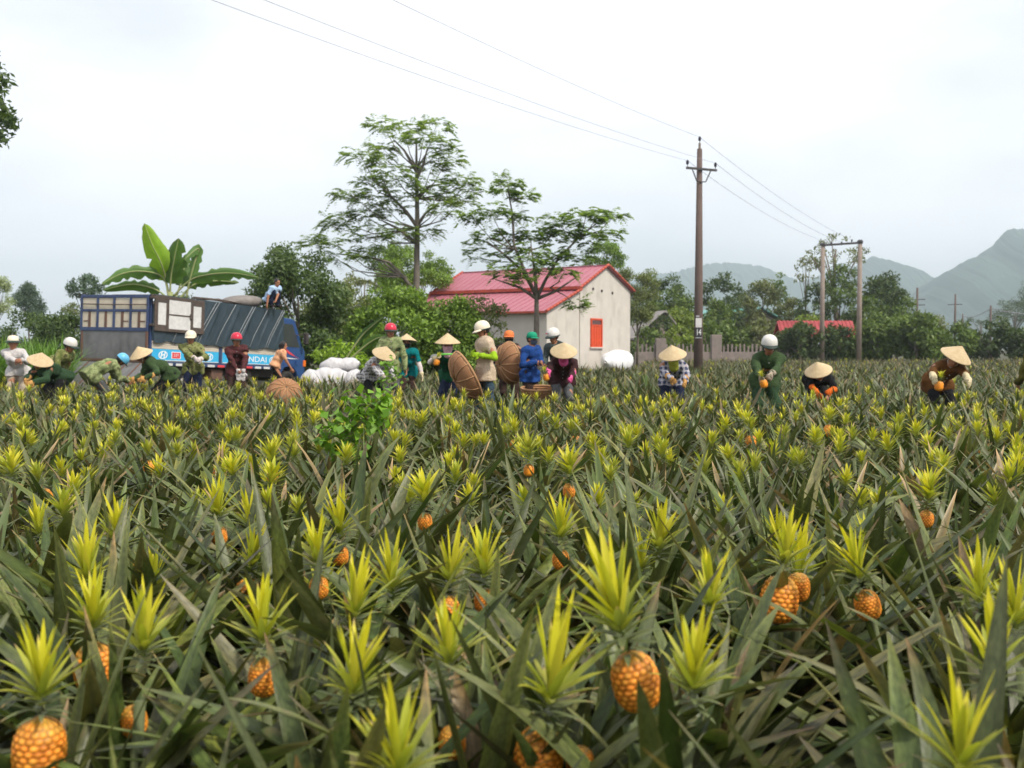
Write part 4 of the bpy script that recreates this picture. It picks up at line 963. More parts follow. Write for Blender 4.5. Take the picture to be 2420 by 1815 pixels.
# side boards
for name, a0, a1 in (('side_board', .07, 2.74), ('side_board', 2.91, LB - .05)):
    sb = tb(name, [((a0, -.012, .91), (a1, .03, 1.43))], m_whiteb)
    for j in range(4): tb('board_strip', [((a0, -.022, 1.235 + j * .05), (a1, -.0125, 1.235 + j * .05 + .043))], m_cream, sb, .004)
    tb('banner', [((a0, -.02, .925), (a1, -.0125, 1.225))], m_band, sb, .002)
    lat_ = MB(); lat_.box((a0, -.024, .932), (a1, -.0205, .945)); lat_.build('banner_line', m_wtxt, sb)
sbs = [c for c in truck.children if c.name.startswith('side_board')]
tb('side_board_left', [((.05, WB - .03, .91), (LB, WB + .012, 1.43))], m_whiteb).name = 'side_board'
RX = (math.pi / 2, 0, 0)
def logo(par, a, z):
    e = MB(); n = 40; V, Fc = [], []
    for r in (1.0, .80):
        for k in range(n): t = 2 * math.pi * k / n; V.append((math.cos(t) * .17 * r + math.sin(t) * .02, 0, math.sin(t) * .105 * r))
    for k in range(n): Fc.append((k, (k+1) % n, (k+1) % n + n, k + n))
    e.add([(x + a, -.0235, zz_ + z) for x, _, zz_ in V], Fc)
    for sx in (-.06, .06):
        e.add([(a + sx - .022 - .02, -.0238, z - .075), (a + sx + .018 - .02, -.0238, z - .075), (a + sx + .022 + .02, -.0238, z + .075), (a + sx - .018 + .02, -.0238, z + .075)], [(0, 1, 2, 3)])
    e.add([(a - .06, -.0238, z - .03), (a + .06, -.0238, z + .005), (a + .06, -.0238, z + .035), (a - .06, -.0238, z + .0)], [(0, 1, 2, 3)])
    e.build('emblem', m_wtxt, par)
logo(sbs[0], .48, 1.075); logo(sbs[0], 2.32, 1.075); logo(sbs[1], 5.30, 1.075)
bd = tb('badge', [((.80, -.026, .985), (1.16, -.0205, 1.17))], m_wtxt, sbs[0], .002)
tb('badge_field', [((.825, -.029, 1.0), (1.135, -.0265, 1.155))], m_redp, sbs[0], .002)
text('2.5T', .11, m_wtxt, sbs[0], (.98, -.0295, 1.078), RX, .001, 'lettering')
text('HYUNDAI', .235, m_wtxt, sbs[1], (4.17, -.0215, 1.07), RX, .001, 'lettering', 0, 1.6)
# posts
for x in (0.0, 2.76, LB - .06):
    for y in (-.015, WB - .06): tb('post', [((x, y, .78), (x + (.07 if x != 2.76 else .14), y + .075, TP if x != 2.76 else 1.47))], m_blue)
tb('top_rail', [((0, -.02, TP - .06), (LB, .04, TP)), ((0, WB - .04, TP - .06), (LB, WB + .02, TP)), ((LB - .06, .04, TP - .06), (LB, WB - .04, TP))], m_dkfr)
for i in range(6): MB().tube([(.6 + i * .9, 0.02, TP - .03), (.6 + i * .9, .5, TP + .03), (.6 + i * .9, WB - .5, TP + .03), (.6 + i * .9, WB - .02, TP - .03)], .018, 6).build('roof_bow', m_dkfr, truck, True)
# tarpaulin with diagonal pleats, both sides and front
def tarp(a0, a1, z0, z1, y, sg, seed):
    nu, nv = 360, 24; u = np.linspace(0, 1, nu); v = np.linspace(0, 1, nv); U, Vv = np.meshgrid(u, v, indexing='ij')
    A_ = a0 + (a1 - a0) * U; Z_ = z0 + (z1 - z0) * Vv
    q = (A_ - (Z_ - z0) * .62) * .8 ; ph = fnoise(q * 2.2, seed, 3)
    rid = np.exp(-((np.mod(q * 1.55 + .25 * ph, 1) - .5) / .03) ** 2) * .035 + np.exp(-((np.mod(q * 2.9 + .3 * ph, 1) - .5) / .04) ** 2) * .014
    wob = .012 * fnoise2(A_ * 3, Z_ * 3, seed + 1, 3)
    Y_ = y - sg * (.02 + rid * np.sin(np.pi * np.clip(Vv, .05, 1)) + wob + .035 * (1 - Vv) ** 2)
    Z_ = Z_ + (1 - Vv) ** 3 * .035 * fnoise(A_ * 3.5, seed + 2, 3)
    ii = np.arange(nu * nv).reshape(nu, nv); FQ = np.stack([ii[:-1, :-1], ii[1:, :-1], ii[1:, 1:], ii[:-1, 1:]], -1).reshape(-1, 4)
    return link('tarpaulin', np_mesh('tarpaulin', np.stack([A_, Y_, Z_], -1).reshape(-1, 3), FQ, [m_tarp]), truck)
tarp(.06, LB + .03, 1.40, TP + .01, -.03, 1, 3); tarp(.06, LB + .03, 1.40, TP + .01, WB + .03, -1, 8)
stain(m_tarp, (1.5, 1.5, .5), .35); stain(m_blue, (3, 3, .6), .4); stain(m_grey, (1.5, 1.5, .5), .4)
m_rope = mat('pale_rope', (.30, .31, .32), .9)
for a_ in (1.3, 2.2, 2.32, 3.05, 3.85, 3.97, 4.6, 5.35, 5.45):
    MB().tube([(a_ + .35, -.055, TP), (a_, -.085, TP - .4), (a_ - .35, -.09, TP - .85), (a_ - .55, -.09, 1.42)], .0085, 5).build('rope', m_rope, truck, True)
tb('front_bulkhead', [((LB - .03, .03, FL), (LB + .02, WB - .03, TP - .05))], m_tarp)
for i in range(9): MB().tube([(.25 + i * .64, -.045, 1.43), (.25 + i * .64, -.06, 1.40), (.25 + i * .64, -.04, 1.36)], .008, 5).build('tie_hook', m_dkfr, truck)
# rear: slatted upper panel, grey sheet, lowered ramp
rear = empty('rear_panel', (0, 0, 0), 0, truck)
xx = -.03
tb('frame_bar', [((xx - .03, .02, TP - .10), (xx + .02, WB - .02, TP - .02)), ((xx - .03, .02, 1.66), (xx + .02, WB - .02, 1.75)), ((xx - .03, .02, 2.16), (xx + .02, WB - .02, 2.22))] +
   [((xx - .032, y - .035, 1.70), (xx + .02, y + .035, TP - .08)) for y in np.linspace(.055, WB - .055, 5)], m_blue, rear, .006)
for j in range(4):
    y0 = .09 + j * (WB - .11) / 4; y1 = y0 + (WB - .11) / 4 - .07
    tb('cream_panel', [((xx - .01, y0, 2.225), (xx + .01, y1, TP - .105))], m_cream, rear, .002)
    ym = (y0 + y1) / 2
    tb('cream_panel', [((xx - .01, y0, 1.755), (xx + .01, ym - .04, 2.155))], m_cream, rear, .002)
    tb('cream_panel', [((xx - .01, ym + .04, 1.755), (xx + .01, y1, 2.155))], m_cream, rear, .002)
    tb('slat', [((xx - .022, ym - .04, 1.75), (xx + .01, ym + .04, 2.16))], m_rust, rear, .004)
    if j in (0, 1, 3): tb('slat', [((xx - .02, ym + (.04 if j == 3 else -.2), 1.90), (xx + .008, ym + (.2 if j == 3 else -.04), 1.93))], m_rust, rear, .002)
MB().tube([(xx - .04, .05, 2.35), (xx - .045, 1.1, 2.345), (xx - .04, WB - .05, 2.36)], .012, 6).build('slide_bar', m_dkfr, rear, True)
tb('grey_sheet', [((xx - .012, .10, .93), (xx + .01, WB - .12, 1.66))], m_grey, rear)
tb('rust_frame', [((xx - .03, WB - .12, .86), (xx + .01, WB - .06, 1.66)), ((xx - .03, .03, .86), (xx + .01, .10, 1.66)), ((xx - .03, .10, .86), (xx + .01, WB - .12, .93))], m_rust, rear)
ramp = MB(); ramp.box((-1.25, -.02, -.02), (0, WB + .02, .02), 0, Matrix.Translation((-.03, 0, .84)) @ Matrix.Rotation(math.radians(-38), 4, 'Y'), .006); ramp.build('ramp', m_grey, truck)
rm = MB()
for i in range(5): rm.box((-1.22, .2 + i * .43, .02), (-.04, .24 + i * .43, .034), 0, Matrix.Translation((-.03, 0, .84)) @ Matrix.Rotation(math.radians(-38), 4, 'Y'))
rm.build('ramp_rib', m_rust, truck)
# door leaf folded against the side
door = empty('folded_door', (0, 0, 0), 0, truck); door.scale = (1.32, 1, 1); yd = -.13
tb('door_frame', [((.0, yd - .02, TP - .10), (1.46, yd + .02, TP - .02)), ((.0, yd - .02, 1.68), (1.46, yd + .02, 1.76)), ((.0, yd - .022, 1.70), (.09, yd + .018, TP - .04)), ((1.37, yd - .022, 1.70), (1.46, yd + .018, TP - .04)), ((.32, yd - .022, 1.72), (.40, yd + .018, TP - .06)), ((1.04, yd - .022, 1.72), (1.12, yd + .018, TP - .06)),
                 ((.36, yd - .018, 2.11), (1.08, yd + .016, 2.15)), ((.06, yd - .018, TP - .20), (.36, yd + .016, TP - .08)), ((1.1, yd - .018, TP - .20), (1.40, yd + .016, TP - .08)), ((.06, yd - .018, 1.74), (.36, yd + .016, 1.85)), ((1.1, yd - .018, 1.74), (1.40, yd + .016, 1.85))], m_dkfr, door)
for (a0, a1, z0, z1) in ((.09, .32, 1.85, TP - .20), (1.12, 1.37, 1.85, TP - .20), (.40, 1.04, 2.15, TP - .10), (.40, 1.04, 1.76, 2.11)): tb('white_panel', [((a0, yd - .008, z0), (a1, yd + .008, z1))], m_whiteb, door, .002)
tb('latch', [((1.0, yd - .05, 2.06), (1.06, yd - .02, 2.2))], m_dkfr, door)
for z in (1.8, 2.5): tb('hinge', [((-.04, yd - .03, z), (.03, .0, z + .06))], m_dkfr, door)
# rods and folded sheet on the roof
for i in range(5): MB().tube([(2.1 + i * .08, .35 + i * .1, TP + .06 + (i % 2) * .05), (3.4, .38 + i * .1, TP + .12 + (i % 3) * .02), (4.6, .36 + i * .08, TP + .08)], .018, 5).build('roof_rod', m_dkfr, truck, True)
fold = link('folded_sheet', sack_mesh('folded_sheet', 1.4, 1.1, .42, 9, mat('grey_canvas', (.14, .125, .115), .9, (.22, .20, .185), 4, .8, .8, 9), False), truck, (4.75, .75, TP + .02), (0, -.12, .15))
# cab
CW0, CW1 = .16, 2.12
cabp = [(cx(4.5), .62), (cx(4.5), 2.36), (cx(4.56), 2.42), (cx(5.08), 2.42), (cx(5.2), 2.36), (cx(5.56), 1.58), (cx(5.68), 1.42), (cx(5.70), .78), (cx(5.66), .52), (cx(5.40), .52), (cx(5.34), .70), (cx(5.2), .86), (cx(5.0), .90), (cx(4.8), .86), (cx(4.68), .70), (cx(4.66), .62)]
cab = MB().prism(cabp, CW0, CW1).build('cab', m_cabblue, truck)
bv = cab.modifiers.new('b', 'BEVEL'); bv.width = .035; bv.segments = 3; bv.limit_method = 'ANGLE'; bv.angle_limit = .5
def cabpoly(name, pts, y, th, m, par): return MB().prism(pts, y - th, y + th).build(name, m, par)
for y in (CW0, CW1):
    cabpoly('door', [(cx(4.60), .95), (cx(4.60), 2.28), (cx(5.10), 2.28), (cx(5.46), 1.55), (cx(5.46), .95)], y, .008, m_cabblue, cab)
    dw = cabpoly('window', [(cx(4.65), 1.52), (cx(4.65), 2.24), (cx(5.08), 2.24), (cx(5.42), 1.52)], y, .014, m_glass, cab)
    tb('door_handle', [((cx(4.68), y - .025, 1.40), (cx(4.82), y + .025, 1.44))], m_under, cab)
    cabpoly('stripe', [(cx(4.62), 1.52), (cx(4.70), 1.52), (cx(5.30), 1.20), (cx(5.42), 1.18), (cx(4.95), 1.30)], y, .0125, m_redp, cab)
    cabpoly('stripe', [(cx(4.75), 1.19), (cx(5.15), 1.17), (cx(5.4), 1.16), (cx(5.0), 1.145)], y, .013, m_wtxt, cab)
    MB().tube([(cx(5.2), y, 1.9), (cx(5.45), y + (-.18 if y < 1 else .18), 1.95)], .014, 6).build('mirror_arm', m_under, cab)
    MB().box((cx(5.40), y - .30 if y < 1 else y + .14, 1.62), (cx(5.50), y - .14 if y < 1 else y + .30, 2.0), bev=.03).build('mirror', m_under, cab)
    MB().box((cx(5.60), y - .03, .92), (cx(5.705), y + .03, 1.12), bev=.01).build('indicator_light', m_orange, cab)
sticker = MB(); sticker.prism([(5.26 + .10 * math.cos(t / 14 * 6.283), 1.02 + .13 * math.sin(t / 14 * 6.283)) for t in range(14)], CW0 - .0165, CW0 - .010); sticker.build('door_badge', mat('pale_badge', (.55, .57, .62), .5), cab)
text('8', .2, m_cabblue, cab, (cx(5.26), CW0 - .0175, 1.02), RX, .001)
ws = MB(); ws.add([(cx(5.232), CW0 + .1, 2.30), (cx(5.232), CW1 - .1, 2.30), (cx(5.556), CW1 - .06, 1.60), (cx(5.556), CW0 + .06, 1.60)], [(0, 1, 2, 3)]); w_ = ws.build('windscreen', m_glass, cab); sd_ = w_.modifiers.new('s', 'SOLIDIFY'); sd_.thickness = .012; sd_.offset = -1
tb('bumper', [((cx(5.60), CW0 - .02, .42), (cx(5.78), CW1 + .02, .68))], m_under, truck, .03)
for y in (CW0 + .2, CW1 - .2): MB().box((cx(5.68), y - .14, .80), (cx(5.73), y + .14, .98), bev=.03).build('headlight', mat('lamp_glass', (.7, .72, .74), .1), cab)
tb('roof_marker', [((cx(4.58), .3, 2.42), (cx(4.75), .9, 2.50)), ((cx(4.60), 1.1, 2.42), (cx(4.70), 1.5, 2.47))], m_whiteb, cab, .02)
# wheels
wheel_t = MB().lathe([(.20, -.10), (.33, -.11), (.375, -.08), (.38, -.03), (.372, 0), (.38, .03), (.375, .08), (.33, .11), (.20, .10)], 28, closed=True).mesh('tyre', m_black, True)
wheel_r = MB().lathe([(.001, .03), (.09, .05), (.10, .02), (.17, 0), (.205, .06), (.205, -.09), (.001, -.09)], 20).mesh('rim', m_hub, True)
for x, ys_ in ((1.5, (.18, .42, 1.89, 2.13)), (cx(5.0), (.28, 2.0))):
    for y in ys_:
        wh = empty('wheel', (x, y, .38), 0, truck); s = 1 if y < 1 else -1
        link('tyre', wheel_t, wh, None, (math.pi / 2, 0, 0)); link('rim', wheel_r, wh, None, (s * math.pi / 2, 0, 0))
tb('mudguard', [((1.02, .05, .70), (1.98, .55, .76)), ((1.0, .05, .45), (1.03, .55, .75))], m_under)
tb('fuel_tank', [((3.6, .12, .42), (4.5, .5, .75))], m_under, bev=.06)
tb('toolbox', [((2.6, .1, .45), (3.1, .45, .74))], m_rust, bev=.02)
KEEP += [(*(TR_O + TR_L * a + TR_W * 1.05).xy, 1.75) for a in (-1.2, 0, 1.4, 2.8, 4.2, 5.6, 7.0)]

# ------------------------------------------------------------------ white sacks beside the cab
sg_ = 'white sacks heaped beside the truck cab'
for i, (px, py, d, L_, rz, lb) in enumerate([(735, 878, 24.5, .55, .3, 'small white sack lying nearest to the truck cab'), (768, 872, 25, .75, .1, 'white sack in the front of the heap'), (803, 872, 25.3, .75, -.4, 'white sack in the middle of the heap, partly under another'),
        (790, 860, 25.6, .7, .2, 'white sack lying on top at the left of the heap'), (818, 860, 25.8, .8, -.1, 'white sack lying on top at the right of the heap'), (840, 876, 25.2, .65, .5, 'white sack at the right end of the heap by the plaid shirt')]):
    p = at(px, py, d); zb = p.z - .32; zg = float(ground_z(p.x, p.y))
    o = link('white_sack', sack_mesh('white_sack', L_, .50, .40, 20 + i, m_sack), None, (p.x, p.y, max(zg, zb if i in (3, 4) else zg)), (.12 * (i % 3 - 1), -.18 if i in (3, 4) else .0, rz))
    if i not in (3, 4): o.scale = (1, 1, max(.8, (p.z + .10 - zg) / .40))
    else: o.location.z = p.z - .22
    tag(o, lb, 'sack', sg_); KEEP.append((p.x, p.y, .55))
# ------------------------------------------------------------------ people: implicit surfaces meshed with surface nets
class Field:
    def __init__(s, lo, hi, h):
        s.h = h; s.lo = np.array(lo, float); n = np.ceil((np.array(hi) - s.lo) / h).astype(int) + 1; s.n = n
        s.ax = [s.lo[i] + h * np.arange(n[i]) for i in range(3)]; s.v = np.full(n, 1.0, np.float32)
    def _blk(s, lo, hi):
        i0 = np.maximum(0, np.floor((np.array(lo) - s.lo) / s.h).astype(int)); i1 = np.minimum(s.n, np.ceil((np.array(hi) - s.lo) / s.h).astype(int) + 1)
        if np.any(i1 <= i0): return None
        sl = tuple(slice(a, b) for a, b in zip(i0, i1)); X = np.meshgrid(*[s.ax[i][sl[i]] for i in range(3)], indexing='ij')
        return sl, np.stack(X, -1).astype(np.float32)
    def _merge(s, sl, d, k):
        a = s.v[sl]
        if k > 0:
            h = np.clip(.5 + .5 * (a - d) / k, 0, 1); s.v[sl] = a * (1 - h) + d * h - k * h * (1 - h)
        else: s.v[sl] = np.minimum(a, d)
    def capsule(s, p, q, r1, r2, k=.03):
        p, q = np.array(p, float), np.array(q, float); m = max(r1, r2) + k + .05
        b = s._blk(np.minimum(p, q) - m, np.maximum(p, q) + m)
        if b is None: return
        sl, X = b; d = q - p; L2 = max(1e-9, d @ d); t = np.clip(((X - p) @ d) / L2, 0, 1)
        s._merge(sl, np.linalg.norm(X - p - t[..., None] * d, axis=-1) - (r1 + (r2 - r1) * t), k)
    def ell(s, c, B, r, k=.02):
        """ellipsoid: centre, 3 axis rows, radii"""
        c = np.array(c, float); r = np.array(r, float); m = r.max() + k + .05; b = s._blk(c - m, c + m)
        if b is None: return
        sl, X = b; P_ = (X - c) @ np.array(B).T; k0 = np.linalg.norm(P_ / r, axis=-1); k1 = np.linalg.norm(P_ / r ** 2, axis=-1) + 1e-6
        s._merge(sl, k0 * (k0 - 1) / k1, k)
    def cut(s, p, n):
        """keep only the side of the plane opposite to n"""
        X = np.meshgrid(*s.ax, indexing='ij'); d = sum((X[i] - p[i]) * n[i] for i in range(3)); s.v = np.maximum(s.v, d.astype(np.float32))
    def folds(s, amp, seed, fr=22):
        r = np.random.default_rng(seed); X = np.meshgrid(*s.ax, indexing='ij'); w = np.zeros(s.n)
        for _ in range(5):
            kx = r.normal(0, 1, 3) * np.array([1, 1, .75]); kx = kx / np.linalg.norm(kx) * fr * r.uniform(.6, 1.6); w = w + np.sin(sum(X[i] * kx[i] for i in range(3)) + r.uniform(0, 6.28) + 1.3 * np.sin(X[2] * 9 + r.uniform(0, 6)))
        s.v = (s.v + amp * .5 * w).astype(np.float32)
    def mesh(s):
        v = s.v; I = v < 0; nx, ny, nz = v.shape
        cs = (slice(0, -1), slice(1, None)); acc = np.zeros((nx-1, ny-1, nz-1, 3), np.float32); cnt = np.zeros((nx-1, ny-1, nz-1), np.float32)
        cor = [(i, j, k) for i in (0, 1) for j in (0, 1) for k in (0, 1)]
        for a in cor:
            for ax in range(3):
                if a[ax]: continue
                b = list(a); b[ax] = 1
                va = v[tuple(cs[t] for t in a)]; vb = v[tuple(cs[t] for t in b)]; x = (va < 0) != (vb < 0)
                t = np.where(x, va / np.where(x, va - vb, 1), 0); p = np.zeros(va.shape + (3,), np.float32); p[:] = a; p[..., ax] += t
                acc += p * x[..., None]; cnt += x
        m = cnt > 0; idx = np.full(m.shape, -1, np.int64); idx[m] = np.arange(m.sum())
        G = np.stack(np.nonzero(m), -1); V = s.lo + s.h * (G + acc[m] / cnt[m][:, None])
        Fs = []
        for ax in range(3):
            o1, o2 = (ax + 1) % 3, (ax + 2) % 3
            s0 = [slice(None)] * 3; s1 = [slice(None)] * 3; s0[ax] = slice(0, -1); s1[ax] = slice(1, None)
            for o in (o1, o2): s0[o] = slice(1, -1); s1[o] = slice(1, -1)
            a, b = I[tuple(s0)], I[tuple(s1)]; e = np.stack(np.nonzero(a != b), -1)
            if not len(e): continue
            fl = a[a != b]; c = e.copy(); c[:, o1] += 1; c[:, o2] += 1
            q = []
            for (u, w) in ((1, 1), (0, 1), (0, 0), (1, 0)):
                t = c.copy(); t[:, o1] -= u; t[:, o2] -= w; q.append(idx[t[:, 0], t[:, 1], t[:, 2]])
            Q = np.stack(q, -1); Q[~fl] = Q[~fl][:, ::-1]; Fs.append(Q)
        return V, np.concatenate(Fs) if Fs else np.zeros((0, 4), int)
def ik(a, b, l1, l2, pole):
    a, b = np.array(a, float), np.array(b, float); d = b - a; L_ = np.linalg.norm(d)
    if L_ > (l1 + l2) * .995: b = a + d / L_ * (l1 + l2) * .995; d = b - a; L_ = np.linalg.norm(d)
    u = d / max(L_, 1e-6); x = (l1 * l1 - l2 * l2 + L_ * L_) / (2 * L_); h = math.sqrt(max(0, l1 * l1 - x * x))
    p = np.array(pole, float); p = p - u * (p @ u); p = p / (np.linalg.norm(p) + 1e-9)
    return a + u * x + p * h, b
m_skin = mat('skin', (.36, .16, .085), .55, (.30, .125, .065), 30, .7)
m_eye = mat('eye_dark', (.02, .015, .012), .3); m_lip = mat('lip', (.26, .075, .055), .5); m_hair = mat('black_hair', (.012, .010, .010), .45)
m_hat = mat('palm_leaf_hat', (.56, .44, .27), .8, (.46, .34, .19), 14, .9, .5, 60)
m_hatin = m_hat
def cl(c, v=.8, **k): return dict(c=c)
def fabric(name, c): return mat('cloth_' + name, c, .9, tuple(x * .62 for x in c), 9, 1.0, .8, 34, spec=.15)
CAMO = mat_camo('camo_olive', [(.10, .12, .035), (.16, .17, .06), (.21, .22, .09), (.075, .075, .03)])
CAMO2 = mat_camo('camo_light', [(.13, .16, .07), (.19, .23, .10), (.25, .28, .13), (.10, .11, .05)])
CLOTH = {
 'white': fabric('white', (.60, .57, .56)), 'camo': CAMO, 'camo2': CAMO2, 'dkgreen': fabric('dkgreen', (.028, .060, .028)), 'green': fabric('green', (.045, .078, .030)), 'teal': fabric('teal', (.0, .16, .17)),
 'tee': fabric('tee', (.008, .075, .035)), 'beige': fabric('beige', (.56, .44, .32)), 'blue': fabric('blue', (.015, .06, .24)), 'lightblue': fabric('lightblue', (.42, .58, .80)), 'peach': fabric('peach', (.68, .36, .20)),
 'maroon': fabric('maroon', (.045, .018, .02)), 'black': fabric('black', (.012, .012, .014)), 'brown': fabric('brown', (.13, .055, .015)), 'olive': fabric('olive', (.12, .115, .025)), 'tan': fabric('tan', (.55, .30, .10)), 'cream': fabric('cream', (.70, .60, .38)),
 'pink': fabric('pink', (.75, .12, .32)), 'palepink': fabric('palepink', (.72, .42, .50)), 'lime': fabric('lime', (.32, .52, .02)), 'orange': fabric('orange', (.70, .14, .015)), 'yellowgreen': fabric('yellowgreen', (.42, .45, .06)), 'navy': fabric('navy', (.012, .018, .045)),
 'jeans': fabric('jeans', (.05, .085, .12)), 'grey': fabric('grey', (.10, .105, .11)), 'khaki': fabric('khaki', (.42, .35, .27)), 'dkbrown': fabric('dkbrown', (.05, .03, .025)), 'pat': mat_camo('patterned_sleeve', [(.55, .48, .46), (.68, .62, .60), (.45, .36, .34), (.62, .55, .52)], 40),
 'plaidbw': mat_plaid('plaid_black_white', (.02, .02, .022), (.60, .58, .58), (.72, .70, .70), 34), 'plaidred': mat_plaid('plaid_maroon', (.06, .014, .016), (.018, .012, .014), (.16, .05, .05), 40),
 'plaidgrey': mat_plaid('plaid_grey', (.035, .05, .05), (.012, .016, .018), (.15, .18, .17), 38), 'plaidnavy': mat_plaid('plaid_navy', (.018, .022, .055), (.58, .56, .60), (.10, .12, .2), 26), 'maskgrey': fabric('maskgrey', (.08, .11, .16)),
}
HELM = {'whitehelm': mat('helmet_white', (.62, .60, .56), .3, (.52, .50, .46), 5, .6), 'redhelm': mat('helmet_red', (.55, .018, .05), .25), 'bluehelm': mat('helmet_blue', (.12, .42, .66), .3), 'creamhelm': mat('helmet_cream', (.70, .62, .48), .35), 'orangecap': mat('cap_orange', (.62, .17, .045), .8), 'greencap': mat('cap_green', (.0, .24, .13), .8)}
m_brim = mat('dark_brim', (.015, .03, .025), .6)

def hand_geo(mb, wr, dr, pn, curl, s, m, inflate=1.0, thumb=1):
    """palm and five unequal, bent fingers"""
    dr = Vector(dr).normalized(); pn = Vector(pn); pn = (pn - dr * pn.dot(dr)); pn = pn.normalized() if pn.length > 1e-4 else dr.orthogonal().normalized(); sd = dr.cross(pn)
    wr = Vector(wr); M = Matrix((sd, dr, pn)).transposed()
    mb.ball(wr + dr * .05 * s, (.040 * s * inflate, .055 * s, .018 * s * inflate), 10, m, M)
    for i, (o, l) in enumerate(((-.029, .066), (-.010, .076), (.010, .071), (.029, .054))):
        p = wr + dr * .088 * s + sd * o * s; a = 0.0; pts = [p - dr * .02 * s]; rad = [.0095 * s * inflate]
        for j in range(3):
            a += curl * (.55 + .12 * i) if j else curl * .45
            p = p + (dr * math.cos(a) + pn * math.sin(a)) * (l * s * (.45, .32, .23)[j]); pts.append(p); rad.append((.0092 - .0012 * j) * s * inflate)
        mb.tube(pts, rad, 6, m)
    t0 = wr + dr * .025 * s + sd * thumb * -.030 * s; t1 = t0 + (dr * .5 - sd * thumb * .8 + pn * .25).normalized() * .038 * s; t2 = t1 + (dr * .85 - sd * thumb * .25 + pn * .45 * curl).normalized() * .034 * s
    mb.tube([t0, t1, t2], [.013 * s * inflate, .0115 * s * inflate, .009 * s * inflate], 6, m)
def add_mb(V, FQ, MI, mb, moff=0):
    """append builder geometry to arrays"""
    base = len(V); V2 = np.array([tuple(p) for p in mb.v]); Q, T, mq, mt_ = [], [], [], []
    for f, m in zip(mb.f, mb.m):
        if len(f) == 4: Q.append([i + base for i in f]); mq.append(m + moff)
        else:
            for k in range(1, len(f) - 1): T.append([f[0] + base, f[k] + base, f[k + 1] + base]); mt_.append(m + moff)
    return np.concatenate([V, V2]), (np.concatenate([FQ, np.array(Q)]) if Q else FQ), np.array(T if T else np.zeros((0, 3), int)), np.concatenate([MI, mq]), np.array(mt_)

